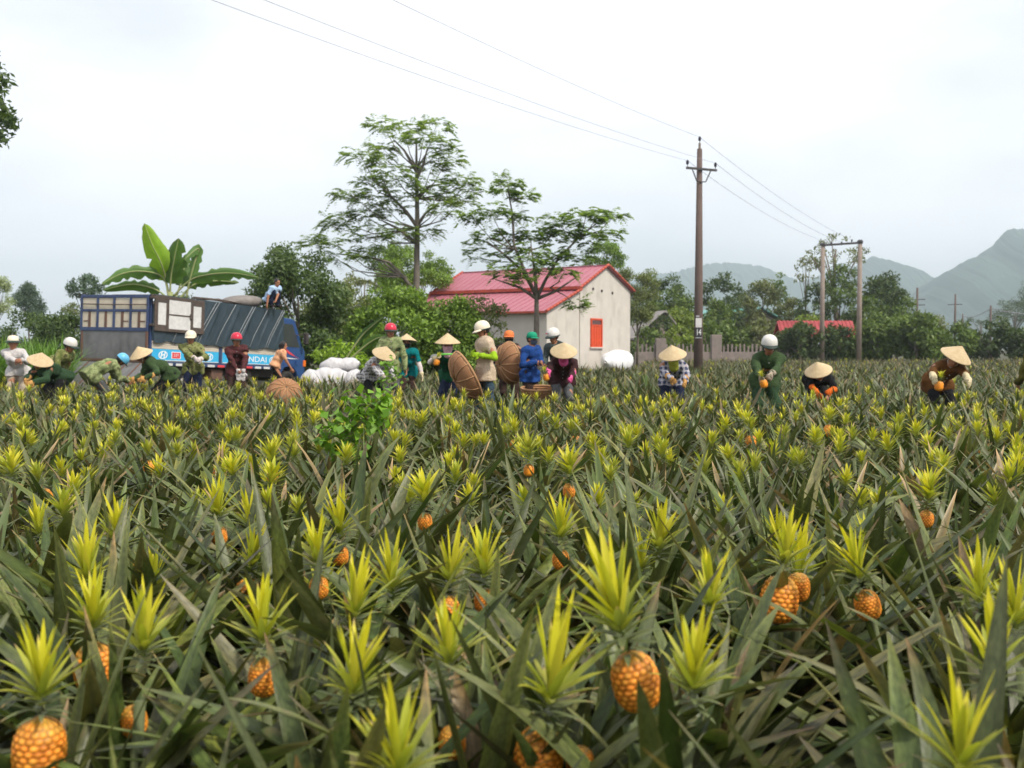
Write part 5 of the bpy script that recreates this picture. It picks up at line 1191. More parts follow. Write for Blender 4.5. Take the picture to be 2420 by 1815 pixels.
def person(label, head, d, face, h=1.62, up=None, look=None, hands=None, shirt='white', trousers='navy', sleeve=1.0, arm=None, glove=None, hat=None, hatmat=None, mask=None, scarf=None, seed=0,
           pelvis=None, feet=None, base_z=None, hcurl=.7, helm_front=None, lean_max=1.75, gcuff=.35, shirt_len=.13, group='people working in the pineapple field', knee=.12, legs_apart=.11, elbow=None, collar=True, strap=None, lat=0.0):
    rng = np.random.default_rng(seed); s = h / 1.65
    hp_ = at(*head, d); f = np.array([face[0], face[1]], float); f /= np.linalg.norm(f); yaw = math.atan2(-f[0], f[1])
    zb = base_z if base_z is not None else float(ground_z(hp_.x, hp_.y))
    need = hp_.z - zb
    cy, sy = math.cos(yaw), math.sin(yaw)
    toL = lambda w: np.array([w[0] * cy + w[1] * sy, -w[0] * sy + w[1] * cy, w[2]])       # world direction -> body frame
    upw = np.array(up if up else (0, 0, 1), float); upw /= np.linalg.norm(upw); hu = toL(upw)
    lk = np.array([*(look if look else face), 0.0]); lk[:2] /= np.linalg.norm(lk[:2]); hf = toL(lk); hf = hf - hu * (hf @ hu); hf /= np.linalg.norm(hf); hr = np.cross(hf, hu)
    def skel(a):
        pz = (pelvis if pelvis is not None else .90 - knee * min(1, a * .8)) * s
        p0 = np.array([0, -.16 * math.sin(min(a, 1.3)) * s, pz]); a1 = a * .8; a2 = a * 1.15
        p1 = p0 + .22 * s * np.array([lat * .4, math.sin(a1), math.cos(a1)]); p2 = p1 + .26 * s * np.array([lat, math.sin(a2), math.cos(a2)])
        sp = np.array([0, math.sin(a2), math.cos(a2)]); nk = p2 + (sp * .5 + hu * .5) * .065 * s; hc = nk + hu * .095 * s
        return p0, p1, p2, sp, nk, hc
    def hz(a): return skel(a)[5][2]
    if hz(0) < need: s *= need / hz(0); a = 0.0
    else:
        lo_, hi_ = 0.0, lean_max
        for _ in range(40):
            md_ = (lo_ + hi_) / 2
            if hz(md_) > need: lo_ = md_
            else: hi_ = md_
        a = lo_
    p0, p1, p2, sp, nk, hc = skel(a)
    rootw = Vector((hp_.x - (hc[0] * cy - hc[1] * sy), hp_.y - (hc[0] * sy + hc[1] * cy), zb))
    toB = lambda w: toL(np.array(w) - np.array(rootw))
    right = np.array([1.0, 0, 0]); fw = np.array([0, math.cos(a * 1.15), -math.sin(a * 1.15)])
    shc = p2 - sp * .045 * s; S_ = [shc + right * sg * .175 * s for sg in (1, -1)]
    H_ = []; E_ = []
    for i, sg in enumerate((1, -1)):
        if hands and hands[i] is not None:
            hx, hy, dd = hands[i]; tgt = toB(at(hx, hy, d + dd))
        else: tgt = S_[i] + np.array([sg * .10, .06 + .1 * a, -.50]) * s
        el_p = (elbow[i] if elbow else None) or (sg * .7, -.6, -.5)
        e, w = ik(S_[i], tgt, .275 * s, .245 * s, el_p); E_.append(e); H_.append(w)
    hip = [p0 + np.array([sg * .085, 0, -.03]) * s for sg in (1, -1)]
    ft = feet or [(legs_apart, .0), (-legs_apart, -.04)]
    A_ = []; K_ = []
    for i, sg in enumerate((1, -1)):
        t = np.array([ft[i][0] * s, ft[i][1] * s, .075 * s]); kk, an = ik(hip[i], t, .40 * s, .40 * s, (sg * .15, 1, 0)); K_.append(kk); A_.append(an if abs(an[2] - t[2]) < .3 else t)
    # ---- body
    allp = np.array([p0, p1, p2, hc, *S_, *E_, *H_, *K_, *A_]); lo3 = allp.min(0) - .24 * s; hi3 = allp.max(0) + .24 * s; lo3[2] = -.02
    B = Field(lo3, hi3, .0135)
    def torso(Fd, g, k=.05):
        rt = right
        Fd.capsule(p0 - rt * .075 * s, p0 + rt * .075 * s, .105 * s + g, .105 * s + g, k); Fd.capsule(p1 - rt * .06 * s, p1 + rt * .06 * s, .098 * s + g, .098 * s + g, k)
        c = p1 * .3 + p2 * .7; Fd.capsule(c - rt * .075 * s, c + rt * .075 * s, .105 * s + g, .105 * s + g, k); Fd.capsule(p0, p1, .10 * s + g, .095 * s + g, k); Fd.capsule(p1, c, .095 * s + g, .10 * s + g, k)
        Fd.capsule(S_[0] - rt * .035 * s, S_[1] + rt * .035 * s, .062 * s + g, .062 * s + g, k)
    torso(B, 0)
    B.capsule(p2 - sp * .02, hc - hu * .05 * s, .052 * s, .048 * s, .03)
    HB_ = [hr, hf, hu]; ctr = hc
    B.ell(ctr + hu * .022 * s - hf * .008 * s, HB_, (.074 * s, .092 * s, .098 * s), .02); B.ell(ctr - hu * .055 * s + hf * .022 * s, HB_, (.054 * s, .062 * s, .068 * s), .03)
    B.capsule(ctr + hf * .086 * s - hu * .004 * s, ctr + hf * .102 * s - hu * .034 * s, .009 * s, .015 * s, .012)
    for sg in (1, -1): B.ell(ctr + hr * sg * .076 * s - hu * .01 * s, HB_, (.010 * s, .019 * s, .030 * s), .008)
    B.capsule(ctr + hf * .082 * s + hu * .022 * s - hr * .03 * s, ctr + hf * .082 * s + hu * .022 * s + hr * .03 * s, .010 * s, .010 * s, .015)
    for i in (0, 1):
        B.capsule(S_[i], E_[i], .046 * s, .038 * s, .03); B.capsule(E_[i], H_[i], .038 * s, .026 * s, .02)
        B.capsule(hip[i], K_[i], .078 * s, .052 * s, .03); B.capsule(K_[i], A_[i], .052 * s, .036 * s, .02)
        B.capsule(A_[i] + np.array([0, -.03, -.03]) * s, A_[i] + np.array([.01, .14, -.04]) * s, .038 * s, .030 * s, .02)
    V, FQ = B.mesh(); MI = np.zeros(len(FQ), int)
    mb = MB()
    for i, sg in enumerate((1, -1)):
        dv = Vector(H_[i] - E_[i]).normalized(); inw = Vector((-sg, .25, -.25))
        hand_geo(mb, H_[i] - np.array(dv) * .01, dv, inw, hcurl, s * 1.0, 0, 1.0, sg)
        ec = ctr + hf * .083 * s + hr * sg * .031 * s + hu * .006 * s
        mb.ball(ec, (.013 * s, .008 * s, .006 * s), 8, 1, Matrix((hr, hf, hu)).transposed()); mb.ball(ec + hu * .019 * s + hf * .003, (.020 * s, .006 * s, .0045 * s), 8, 3, Matrix((hr, hf, hu)).transposed())
    mb.ball(ctr + hf * .079 * s - hu * .064 * s, (.024 * s, .009 * s, .007 * s), 8, 2, Matrix((hr, hf, hu)).transposed())
    V, FQ, FT, MI, MT = add_mb(V, FQ, MI, mb)
    me = np_mesh('person', V, FQ, [m_skin, m_eye, m_lip, m_hair], True, None, np.concatenate([MI, MT]), FT)
    body = link('person', me, None, rootw, (0, 0, yaw)); tag(body, label, 'person', group); KEEP.append((rootw.x, rootw.y, .30)); hw = Vector((H_[0][0]*cy - H_[0][1]*sy + rootw.x, H_[0][0]*sy + H_[0][1]*cy + rootw.y, H_[0][2] + zb))
    def child(name, Fd, m): v_, f_ = Fd.mesh(); return link(name, np_mesh(name, v_, f_, [m]), body)
    # ---- shirt
    Sh = Field(lo3, hi3, .0165); torso(Sh, .020 * s); ax_ = (p1 - p0) / np.linalg.norm(p1 - p0)
    hem = p0 - ax_ * shirt_len * s
    Sh.capsule(p0 - right * .07 * s, p0 + right * .07 * s, .138 * s, .138 * s, .03); Sh.capsule(hem - right * .08 * s, hem + right * .08 * s, .142 * s, .142 * s, .05)
    for i in (0, 1): Sh.capsule(hip[i], hip[i] + (K_[i] - hip[i]) * .22, .116 * s, .110 * s, .03)
    for i in (0, 1):
        Sh.capsule(S_[i], S_[i] + (E_[i] - S_[i]) * min(1, sleeve * 2), .064 * s, .057 * s, .03)
        if sleeve > .5: q_ = E_[i] + (H_[i] - E_[i]) * min(.97, (sleeve - .5) * 2); Sh.capsule(E_[i], q_, .057 * s, .044 * s, .02)
    Sh.folds(.013, seed + 5, 32); Sh.cut(hem, -ax_)
    so = child('shirt', Sh, CLOTH[shirt])
    if collar:
        cb = MB(); nb = p2 - sp * .002 + fw * .004; n = 14; ring = [Vector(nb + right * math.cos(t / n * 6.283) * .068 * s + fw * math.sin(t / n * 6.283) * .066 * s + sp * (.018 - .022 * math.sin(t / n * 6.283)) * s) for t in range(n + 1)]
        cb.tube(ring, .017 * s, 6, 0, False); cb.build('collar', CLOTH[shirt], so, True)
        bt = MB()
        for j in range(4): bt.ball(Vector(p2 * (1 - j * .22) + p0 * j * .22 + fw * (.122 * s)) , .008 * s, 6)
        bt.build('button', CLOTH['white'] if shirt not in ('white', 'beige') else CLOTH['khaki'], so)
    # ---- trousers
    Tr = Field(lo3, hi3, .0175)
    Tr.capsule(p0 - right * .08 * s, p0 + right * .08 * s, .113 * s, .113 * s, .03)
    for i in (0, 1): Tr.capsule(hip[i], K_[i], .093 * s, .074 * s, .03); Tr.capsule(K_[i], A_[i], .074 * s, .064 * s, .02)
    Tr.folds(.011, seed + 6, 26); tro = child('trousers', Tr, CLOTH[trousers])
    shb = MB()
    for i in (0, 1): shb.ball(A_[i] + np.array([.0, .055, -.035]) * s, (.052 * s, .145 * s, .047 * s), 10)
    shb.build('boots', m_black, body, True)
    # ---- arm covers, gloves
    if arm:
        Af = Field(lo3, hi3, .0165)
        for i in (0, 1): Af.capsule(E_[i] * .75 + S_[i] * .25, E_[i], .055 * s, .050 * s, .01); Af.capsule(E_[i], E_[i] + (H_[i] - E_[i]) * .95, .050 * s, .038 * s, .01)
        Af.folds(.004, seed + 8, 30); child('arm_covers', Af, CLOTH[arm])
    if glove:
        for i, sg in enumerate((1, -1)):
            g_ = MB(); dv = Vector(H_[i] - E_[i]).normalized(); hand_geo(g_, H_[i] - np.array(dv) * .01, dv, Vector((-sg, .25, -.25)), hcurl, s * 1.06, 0, 1.28, sg)
            c0 = Vector(H_[i]).lerp(Vector(E_[i]), gcuff); g_.tube([c0, Vector(H_[i]).lerp(Vector(E_[i]), gcuff * .5), Vector(H_[i]) + dv * .02], [.054 * s, .047 * s, .036 * s], 12); g_.build('glove', CLOTH[glove], body, True)
    # ---- hair
    Hf = Field(hc - .2 * s, hc + .2 * s, .012); g = .012 * s
    Hf.ell(ctr + hu * .024 * s - hf * .014 * s, HB_, (.078 * s + g * .5, .092 * s + g * .6, .098 * s + g * .7), .01)
    if hat == 'longhair': Hf.capsule(ctr - hf * .06 * s, ctr - hf * .085 * s - hu * .13 * s, .070 * s, .055 * s, .03); Hf.capsule(ctr + hu * .03 * s + hr * .06 * s, ctr - hu * .10 * s + hr * .06 * s - hf * .03 * s, .035 * s, .03 * s, .02); Hf.capsule(ctr + hu * .03 * s - hr * .06 * s, ctr - hu * .10 * s - hr * .06 * s - hf * .03 * s, .035 * s, .03 * s, .02)
    nn = hf * .9 - hu * .42; nn /= np.linalg.norm(nn); Hf.folds(.004, seed + 9, 60); Hf.cut(ctr + hf * .052 * s + hu * .05 * s, nn)
    if hat != 'longhair': Hf.cut(ctr - hu * .055 * s, -hu)
    child('hair', Hf, m_hair)
    # ---- headgear
    HM = Matrix((Vector(hr), Vector(hf), Vector(hu))).transposed().to_4x4()
    if hat == 'cone':
        HM.translation = Vector(ctr + hu * .045 * s); Rh, Hh = .215, .165
        prof = [(Rh * t, Hh * (1 - t) ** .96 + (.0022 if int(t * 32) % 2 else 0)) for t in np.linspace(.012, 1, 33)] + [(Rh, -.006), (Rh - .006, -.006)] + [(Rh * t - .004, Hh * (1 - t) - .010) for t in (.96, .6, .3, .02)]
        prof = [(max(r, .001), z) for r, z in prof]
        hb = MB(); hb.lathe(prof, 40, 0, HM); ho = hb.build('conical_hat', m_hat, body, True)
        st = strap or 'white'; sb_ = MB(); sb_.tube([Vector(ctr + hr * .085 * s + hu * .04), Vector(ctr + hr * .07 * s - hu * .06 * s + hf * .03 * s), Vector(ctr - hu * .125 * s + hf * .05 * s), Vector(ctr - hr * .07 * s - hu * .06 * s + hf * .03 * s), Vector(ctr - hr * .085 * s + hu * .04)], .007, 5); sb_.build('chin_strap', CLOTH[st], ho)
    elif hat == 'helmet':
        HM.translation = Vector(ctr + hu * .018 * s); sc_ = s
        prof = [(.002, .142), (.03, .140), (.06, .130), (.088, .110), (.108, .080), (.118, .045), (.121, .01), (.119, -.005), (.112, -.006), (.108, .0), (.10, .03)]
        EM = HM @ Matrix.Diagonal((.94 * sc_, 1.08 * sc_, sc_, 1)); hb = MB(); hb.lathe(prof, 28, 0, EM); ho = hb.build('helmet', HELM[hatmat], body, True)
        vz = MB(); n = 16; V_ = []; 
        for j in range(n + 1):
            t = math.radians(28 + 124 * j / n); ct_, s_t = math.cos(t), math.sin(t); ext = .048 * math.sin((j / n) * math.pi) ** .6
            for (r_, z_) in ((.119, .012), (.121 + ext, -.004 - ext * .25), (.119 + ext, -.012 - ext * .25), (.115, .002)): V_.append(EM @ Vector((r_ * ct_, r_ * s_t, z_)))
        F_ = [(j*4 + a_, j*4 + (a_+1) % 4, j*4 + 4 + (a_+1) % 4, j*4 + 4 + a_) for j in range(n) for a_ in range(4)]
        vz.add(V_, F_); vz.build('visor', m_brim if hatmat not in ('creamhelm',) else HELM[hatmat], ho, True)
        MB().lathe([(.1215, .004), (.1235, .004), (.1235, -.014), (.1215, -.014)], 28, 0, EM, True).build('helmet_rim', m_brim, ho, True)
        sb_ = MB(); sb_.tube([Vector(ctr + hr * .088 * s + hu * .03 * s), Vector(ctr + hr * .07 * s - hu * .07 * s + hf * .02 * s), Vector(ctr - hu * .125 * s + hf * .045 * s), Vector(ctr - hr * .07 * s - hu * .07 * s + hf * .02 * s), Vector(ctr - hr * .088 * s + hu * .03 * s)], .006, 5); sb_.build('chin_strap', CLOTH['black'], ho)
        if helm_front:
            for (aa, zz_, w_, mm) in helm_front:
                c_ = EM @ Vector((.1195 * math.cos(aa), .1195 * math.sin(aa), zz_)); nrm = (c_ - Vector(ctr)).normalized(); mk = MB(); mk.ball(c_, (w_, w_, w_ * .5), 8); mk.build('mark', mm, ho)
    elif hat == 'cap':
        HM.translation = Vector(ctr + hu * .03 * s); EM = HM @ Matrix.Diagonal((.92 * s, 1.02 * s, s, 1))
        hb = MB(); hb.lathe([(.002, .112), (.035, .110), (.07, .098), (.093, .072), (.102, .035), (.104, 0), (.098, -.004), (.094, .01)], 24, 0, EM); ho = hb.build('cap', HELM[hatmat], body, True)
        V_ = []; n = 14
        for j in range(n + 1):
            t = math.radians(25 + 130 * j / n); ext = .075 * math.sin((j / n) * math.pi) ** .7
            for (r_, z_) in ((.100, .012), (.104 + ext, -.008), (.103 + ext, -.013), (.098, .004)): V_.append(EM @ Vector((r_ * math.cos(t), r_ * math.sin(t), z_)))
        MB().add(V_, [(j*4 + a_, j*4 + (a_+1) % 4, j*4 + 4 + (a_+1) % 4, j*4 + 4 + a_) for j in range(n) for a_ in range(4)]).build('peak', HELM[hatmat], ho, True)
    elif hat == 'brimhat':
        HM.translation = Vector(ctr + hu * .03 * s); EM = HM @ Matrix.Diagonal((s, 1.08 * s, s, 1))
        ho = MB().lathe([(.002, .122), (.05, .118), (.085, .10), (.100, .05), (.103, .012)], 26, 0, EM).build('brimmed_hat', HELM['creamhelm'], body, True)
        MB().lathe([(.103, .02), (.106, .02), (.145, -.012), (.150, -.018), (.145, -.020), (.103, .0)], 26, 0, EM, True).build('brim', m_brim, ho, True)
    if mask or scarf:
        Mf = Field(hc - .24 * s, hc + .2 * s, .011); mm = mask or scarf; g = .012 * s if mask else .022 * s
        Mf.ell(ctr + hu * .01 * s, HB_, (.076 * s + g, .094 * s + g, .10 * s + g), .01); Mf.ell(ctr - hu * .055 * s + hf * .026 * s, HB_, (.056 * s + g, .066 * s + g, .068 * s + g), .02); Mf.capsule(ctr + hf * .088 * s - hu * .02 * s, ctr + hf * .10 * s - hu * .04 * s, .012 * s + g, .016 * s + g, .02)
        if scarf: Mf.capsule(ctr - hu * .09 * s, ctr - hu * .155 * s + hf * .01 * s, .075 * s, .088 * s, .03); Mf.folds(.005, seed + 3, 40)
        Mf.cut(ctr - hu * .010 * s, hu)
        if mask: Mf.cut(ctr - hu * .098 * s, -hu); Mf.cut(ctr + hf * .022 * s, -hf)
        child('face_mask' if mask else 'face_scarf', Mf, CLOTH[mm])
    info = dict(body=body, hands=[Vector((p[0]*cy - p[1]*sy + rootw.x, p[0]*sy + p[1]*cy + rootw.y, p[2] + zb)) for p in H_], root=rootw, lean=a, s=s)
    return info
PP = {}
def add(key, label, *a_, **k_): PP[key] = person(label, *a_, seed=len(PP) * 17 + 3, **k_)
add(1, 'man in white patterned shirt and hat with dark brim at the left edge', (31, 811), 18.5, (.15, -1), 1.56, hands=[(36, 852, -.30), (52, 852, -.30)], shirt='white', trousers='khaki', hat='brimhat', shirt_len=.02)
add(2, 'person in green bending low under a conical hat, tan gloves reaching down, at far left', (94, 858), 17.5, (-.45, -1), 1.58, (.35, -.35, .87), hands=[(58, 902, -.35), (80, 904, -.35)], shirt='dkgreen', trousers='black', glove='tan', gcuff=.9, hat='cone', strap='yellowgreen')
add(3, 'man in olive camouflage and white helmet stooping to the right beside the ramp', (165, 817), 18.6, (1, -.2), 1.62, (.32, -.1, .94), hands=[(157, 892, -.25), (150, 890, .1)], shirt='camo', trousers='navy', glove='pat', gcuff=.1, hat='helmet', hatmat='whitehelm')
add(4, 'man with blue helmet bending over with his back turned, in front of the ramp', (286, 852), 19, (.75, .66), 1.6, (.72, .2, .66), hands=[(300, 899, .1), (296, 900, .35)], shirt='camo2', trousers='grey', hat='helmet', hatmat='bluehelm')
add(5, 'person in green bending left under a conical hat by the truck rear post', (336, 843), 18.5, (-.85, -.5), 1.6, (-.27, -.38, .9), hands=[(318, 895, -.15), (343, 893, -.35)], shirt='green', trousers='black', glove='tan', gcuff=.7, hat='cone')
add(6, 'man in camouflage shirt and cream helmet standing with hands together before the truck', (451, 799), 20.5, (.12, -1), 1.64, hands=[(460, 847, -.32), (474, 849, -.30)], shirt='camo', trousers='navy', glove='pat', gcuff=.1, hat='helmet', hatmat='creamhelm', hcurl=1.1)
add(7, 'man in maroon plaid shirt and red helmet standing before the truck lettering', (559, 804), 20, (.32, -1), 1.62, look=(.5, -1), hands=[(560, 873, -.25), (572, 874, -.22)], shirt='plaidred', trousers='dkbrown', hat='helmet', hatmat='redhelm', hcurl=1.1, shirt_len=.22)
add(8, 'woman in peach top with long black hair walking past the truck cab', (670, 817), 26, (.95, .3), 1.5, hands=[(689, 872, -.1), (655, 866, .25)], shirt='peach', trousers='black', sleeve=.35, hat='longhair', feet=[(.09, .22), (-.09, -.2)], collar=False, shirt_len=.02)
PP9Z = at(640, 726, 30.6).z
add(9, 'boy in light blue shirt squatting on top of the truck by the cab', (655, 668), 30.6, (.85, -.55), 1.62, (.15, -.1, .97), hands=[(630, 724, -.2), (648, 722, -.3)], shirt='lightblue', trousers='navy', sleeve=.3, pelvis=.24, feet=[(.13, .12), (-.13, .14)], base_z=PP9Z, lean_max=1.5, shirt_len=.04)
add(10, 'tall man in camouflage and red helmet standing behind the conical hats in the centre', (923, 783), 19.5, (.2, -1), 1.7, shirt='camo2', trousers='grey', hat='helmet', hatmat='redhelm')
add(11, 'person in black and white plaid bending under a conical hat behind the leafy weed', (906, 842), 18, (.6, -.8), 1.58, (.32, -.42, .85), hands=[(918, 900, -.3), (935, 897, -.2)], shirt='plaidbw', trousers='black', glove='khaki', gcuff=.4, hat='cone')
add(12, 'woman in teal shirt with dark face mask and conical hat seen from below', (961, 812), 20.5, (.02, -1), 1.55, (0, .17, 1), hands=[(940, 893, -.05), (1000, 898, -.05)], shirt='teal', trousers='dkbrown', sleeve=.33, arm='pat', glove='cream', gcuff=.25, hat='cone', mask='black')
add(13, 'person in dark green T-shirt and pale pink scarf holding a green handled tool', (1058, 816), 17, (-.1, -1), 1.56, (0, -.10, 1), hands=[(1030, 846, -.32), (1078, 858, -.32)], shirt='tee', trousers='navy', sleeve=.35, arm='pat', glove='cream', gcuff=.25, hat='cone', scarf='palepink', collar=False)
add(14, 'man in beige shirt with lime sleeves and white helmet carrying a basket', (1141, 781), 15.7, (-.85, -.4), 1.62, (-.25, -.05, 1), hands=[(1122, 834, .12), (1134, 840, -.22)], shirt='beige', trousers='jeans', sleeve=.34, arm='lime', glove='lime', gcuff=.3, hat='helmet', hatmat='creamhelm', shirt_len=.16, feet=[(.1, .15), (-.1, -.14)])
add(15, 'man with orange cap and black face mask behind a basket', (1203, 799), 17.8, (.0, -1), 1.58, hands=[(1192, 850, -.3), (1222, 846, -.3)], shirt='dkbrown', trousers='dkbrown', hat='cap', hatmat='orangecap', mask='black')
add(16, 'man in blue jacket and green cap with grey face mask', (1257, 802), 17, (.72, -.62), 1.49, hands=[(1268, 857, -.2), (1280, 856, -.25)], shirt='blue', trousers='dkbrown', hat='cap', hatmat='greencap', mask='maskgrey', shirt_len=.15)
add(17, 'man in grey plaid and white helmet with red marks looking down to the left', (1308, 795), 17.9, (-.6, -.75), 1.64, (-.15, -.18, .97), hands=[(1286, 862, -.2), (1300, 872, -.3)], shirt='plaidgrey', trousers='dkbrown', hat='helmet', hatmat='whitehelm', helm_front=[(1.1, .06, .016, HELM['redhelm']), (1.45, .06, .012, m_brim), (.75, .05, .013, HELM['redhelm'])])
add(18, 'worker in maroon with pink gloves and scarf bending under a conical hat', (1332, 836), 16, (0, -1), 1.56, (0, -.52, .85), hands=[(1293, 887, -.42), (1350, 900, -.42)], shirt='maroon', trousers='grey', glove='pink', gcuff=.75, hat='cone', scarf='pink')
add(19, 'person in navy and white plaid with tan gloves, bending right of the house', (1590, 845), 15.5, (-.1, -1), 1.58, (-.15, -.38, .9), hands=[(1590, 902, -.42), (1620, 908, -.40)], shirt='plaidnavy', trousers='navy', glove='tan', gcuff=.6, hat='cone', scarf='yellowgreen')
add(20, 'man in dark green work shirt and white helmet stooping among the plants', (1818, 817), 14, (-.12, -1), 1.62, (0, -.25, .96), hands=[(1798, 898, -.42), (1820, 892, -.42)], shirt='green', trousers='dkgreen', glove='khaki', gcuff=.1, hat='helmet', hatmat='whitehelm')
add(21, 'person in black with orange sleeves bent very low under a conical hat', (1935, 882), 16, (-.15, -1), 1.56, (-.28, -.42, .86), hands=[(1932, 930, -.3), (1962, 925, -.3)], shirt='black', trousers='black', sleeve=.4, arm='orange', glove='orange', gcuff=.4, hat='cone')
add(22, 'person in brown with cream sleeves and conical hat holding a pineapple', (2255, 848), 13.8, (-.05, -1), 1.6, (.3, -.46, .83), hands=[(2206, 896, -.35), (2290, 902, -.35)], shirt='brown', trousers='black', sleeve=.42, arm='cream', glove='cream', gcuff=.3, hat='cone')
add(23, 'person in olive jacket and dark trousers cut off by the right edge', (2448, 815), 13.2, (-.25, .95), 1.55, (-.05, .2, .97), hands=[(2470, 900, .2), (2406, 905, .2)], shirt='olive', trousers='navy', hat='helmet', hatmat='whitehelm')

# ------------------------------------------------------------------ baskets and things held
m_wick = mat('wicker', (.34, .17, .08), .8, (.22, .10, .045), 20, .9)
m_wick2 = mat('wicker_rim', (.42, .24, .12), .8, (.32, .17, .08), 12, .8)
_bm = None
def basket(label, c, axis, Rr=.37, dp=.26, group='wicker baskets'):
    """shallow round basket of woven strips; axis points out of the opening"""
    global _bm
    if _bm is None:
        nu, nv = 96, 22; u = np.linspace(0, 2 * np.pi, nu, endpoint=False); t = np.linspace(0.02, 1, nv); U, T_ = np.meshgrid(u, t, indexing='ij')
        prof_r = np.sin(T_ * np.pi / 2) ** .8; prof_z = 1 - np.cos(T_ * np.pi / 2) ** .9
        wv = .012 * np.where((np.floor(U / (2 * np.pi) * 48) + np.floor(T_ * 22)) % 2 > 0, 1, -1)
        outs = []
        for off_ in (0.0, -.035):
            Rd = prof_r * (1 + wv + off_); outs.append(np.stack([Rd * np.cos(U), Rd * np.sin(U), prof_z * 1.0 - (off_ * 1.0) - 1], -1).reshape(-1, 3))
        ii = np.arange(nu * nv).reshape(nu, nv); jj = np.roll(ii, -1, 0); FQ = np.stack([ii[:, :-1], jj[:, :-1], jj[:, 1:], ii[:, 1:]], -1).reshape(-1, 4)
        _bm = np_mesh('weave', np.concatenate(outs), np.concatenate([FQ, FQ[:, ::-1] + nu * nv]), [m_wick], False)
    q = Vector(axis).normalized().to_track_quat('Z', 'Y').to_euler(); o = empty('wicker_basket', c); o.rotation_euler = q; tag(o, label, 'basket', group)
    link('weave', _bm, o, None, None, (Rr, Rr, dp))
    rm_ = MB(); n = 40; rm_.tube([(math.cos(i / n * 6.2832) * Rr * 1.0, math.sin(i / n * 6.2832) * Rr * 1.0, .0) for i in range(n + 1)], .020, 7, 0, False); rm_.tube([(math.cos(i / n * 6.2832) * Rr * .97, math.sin(i / n * 6.2832) * Rr * .97, -.035) for i in range(n + 1)], .013, 6, 0, False)
    rm_.build('rim', m_wick2, o, True)
    ribm_ = MB()
    for i in range(12):
        a_ = i / 12 * 6.2832; ribm_.tube([(math.cos(a_) * Rr * (math.sin(t * math.pi / 2) ** .8) * 1.02, math.sin(a_) * Rr * (math.sin(t * math.pi / 2) ** .8) * 1.02, (-math.cos(t * math.pi / 2) ** .9) * dp * 1.02) for t in np.linspace(.05, .99, 8)], .009, 5)
    ribm_.build('rib', m_wick2, o, True)
    return o
b1 = at(672, 918, 16.6); basket('upturned wicker basket lying among the plants left of the weed', (b1.x, b1.y, max(.12, b1.z - .10)), (-.25, .55, -.45), .28, .22); KEEP.append((b1.x, b1.y, .42))
b2 = at(1106, 886, 15.65); basket('wicker basket held low at the left side of the man in beige', (b2.x, b2.y, b2.z), (.78, .25, .42), .40, .22); KEEP.append((b2.x, b2.y, .35))
b3 = at(1208, 858, 17.35); basket('wicker basket held upright in front of the man with the orange cap', (b3.x, b3.y, b3.z), (.85, .45, .1), .36, .22); KEEP.append((b3.x, b3.y, .3))
b4 = at(1276, 906, 16.7); basket('wicker basket standing low between the blue jacket and the pink gloves', (b4.x, b4.y, max(.24, b4.z - .08)), (0, -.1, 1), .31, .24); KEEP.append((b4.x, b4.y, .36))
# tool of the person in the dark green T-shirt
hL, hR = PP[13]['hands']; tl = empty('harvest_knife', hL); tag(tl, 'sickle-like knife with bright green handle held before the dark green T-shirt', 'knife')
a_ = at(1036, 838, 16.66) - hL; b_ = at(1070, 837, 16.66) - hL
MB().tube([a_, a_.lerp(b_, .5), b_], [.016, .018, .014], 8).build('handle', mat('green_handle', (.12, .45, .06), .4), tl, True)
bl = MB(); n = 10; P0 = [a_ + Vector((-.02 - .11 * math.sin(i / n * 1.5), 0, -.01 + .03 * (i / n) - .08 * (i / n) ** 2)) for i in range(n + 1)]
bl.add([p + Vector((0, -.002, w)) for p in P0 for w in (.016, -.016)] + [p + Vector((0, .002, w)) for p in P0 for w in (.016, -.016)], [(2*i, 2*i+1, 2*i+3, 2*i+2) for i in range(n)] + [(2*n+2+2*i, 2*n+4+2*i, 2*n+5+2*i, 2*n+3+2*i) for i in range(n)])
bl.build('blade', mat('steel', (.45, .45, .46), .3, metal=.8), tl)
def held_fruit(label, c, tilt, grp, sc=1.0, m_=None):
    o = empty('picked_pineapple', c); o.rotation_euler = tilt; o.scale = (sc,) * 3; tag(o, label, 'pineapple', grp)
    link('fruit', FRUIT_LO[0], o); link('crown', CROWN_FULL[1], o, (0, 0, .13), None, (.6, .6, .6))
c = at(2217, 925, 13.4); held_fruit('picked pineapple held out by the person with cream sleeves', c, (.15, .1, 0), 'picked pineapples', 1.1)
c = PP[18]['hands'][0] + Vector((-.02, -.08, -.12)); held_fruit('picked pineapple in the pink gloved hand', c, (.3, -.2, 0), 'picked pineapples', .95)
c = PP[13]['hands'][0] + Vector((.0, -.06, -.13)); held_fruit('picked pineapple in the right hand of the dark green T-shirt', c, (.2, .3, 0), 'picked pineapples', .95)
c = PP[20]['hands'][0] + Vector((.05, -.08, -.16)); held_fruit('picked pineapple held by the man in dark green', c, (.2, -.3, 0), 'picked pineapples', 1.0)
# white gloves in the hands of the man in maroon
gl = PP[7]['hands'][1]; go_ = empty('pair_of_gloves', gl); tag(go_, 'pair of white work gloves hanging from the hands of the man in maroon plaid', 'gloves')
for k_, dx in enumerate((-.06, .04)):
    g_ = MB(); hand_geo(g_, Vector((dx, -.05, -.04)), Vector((.05 - .12 * k_, 0, -1)), Vector((0, -1, 0)), .2, 1.1, 0, 1.3); g_.tube([(dx, -.05, .02), (dx, -.05, -.06)], [.04, .035], 10); g_.build('glove', CLOTH['white'], go_, True)
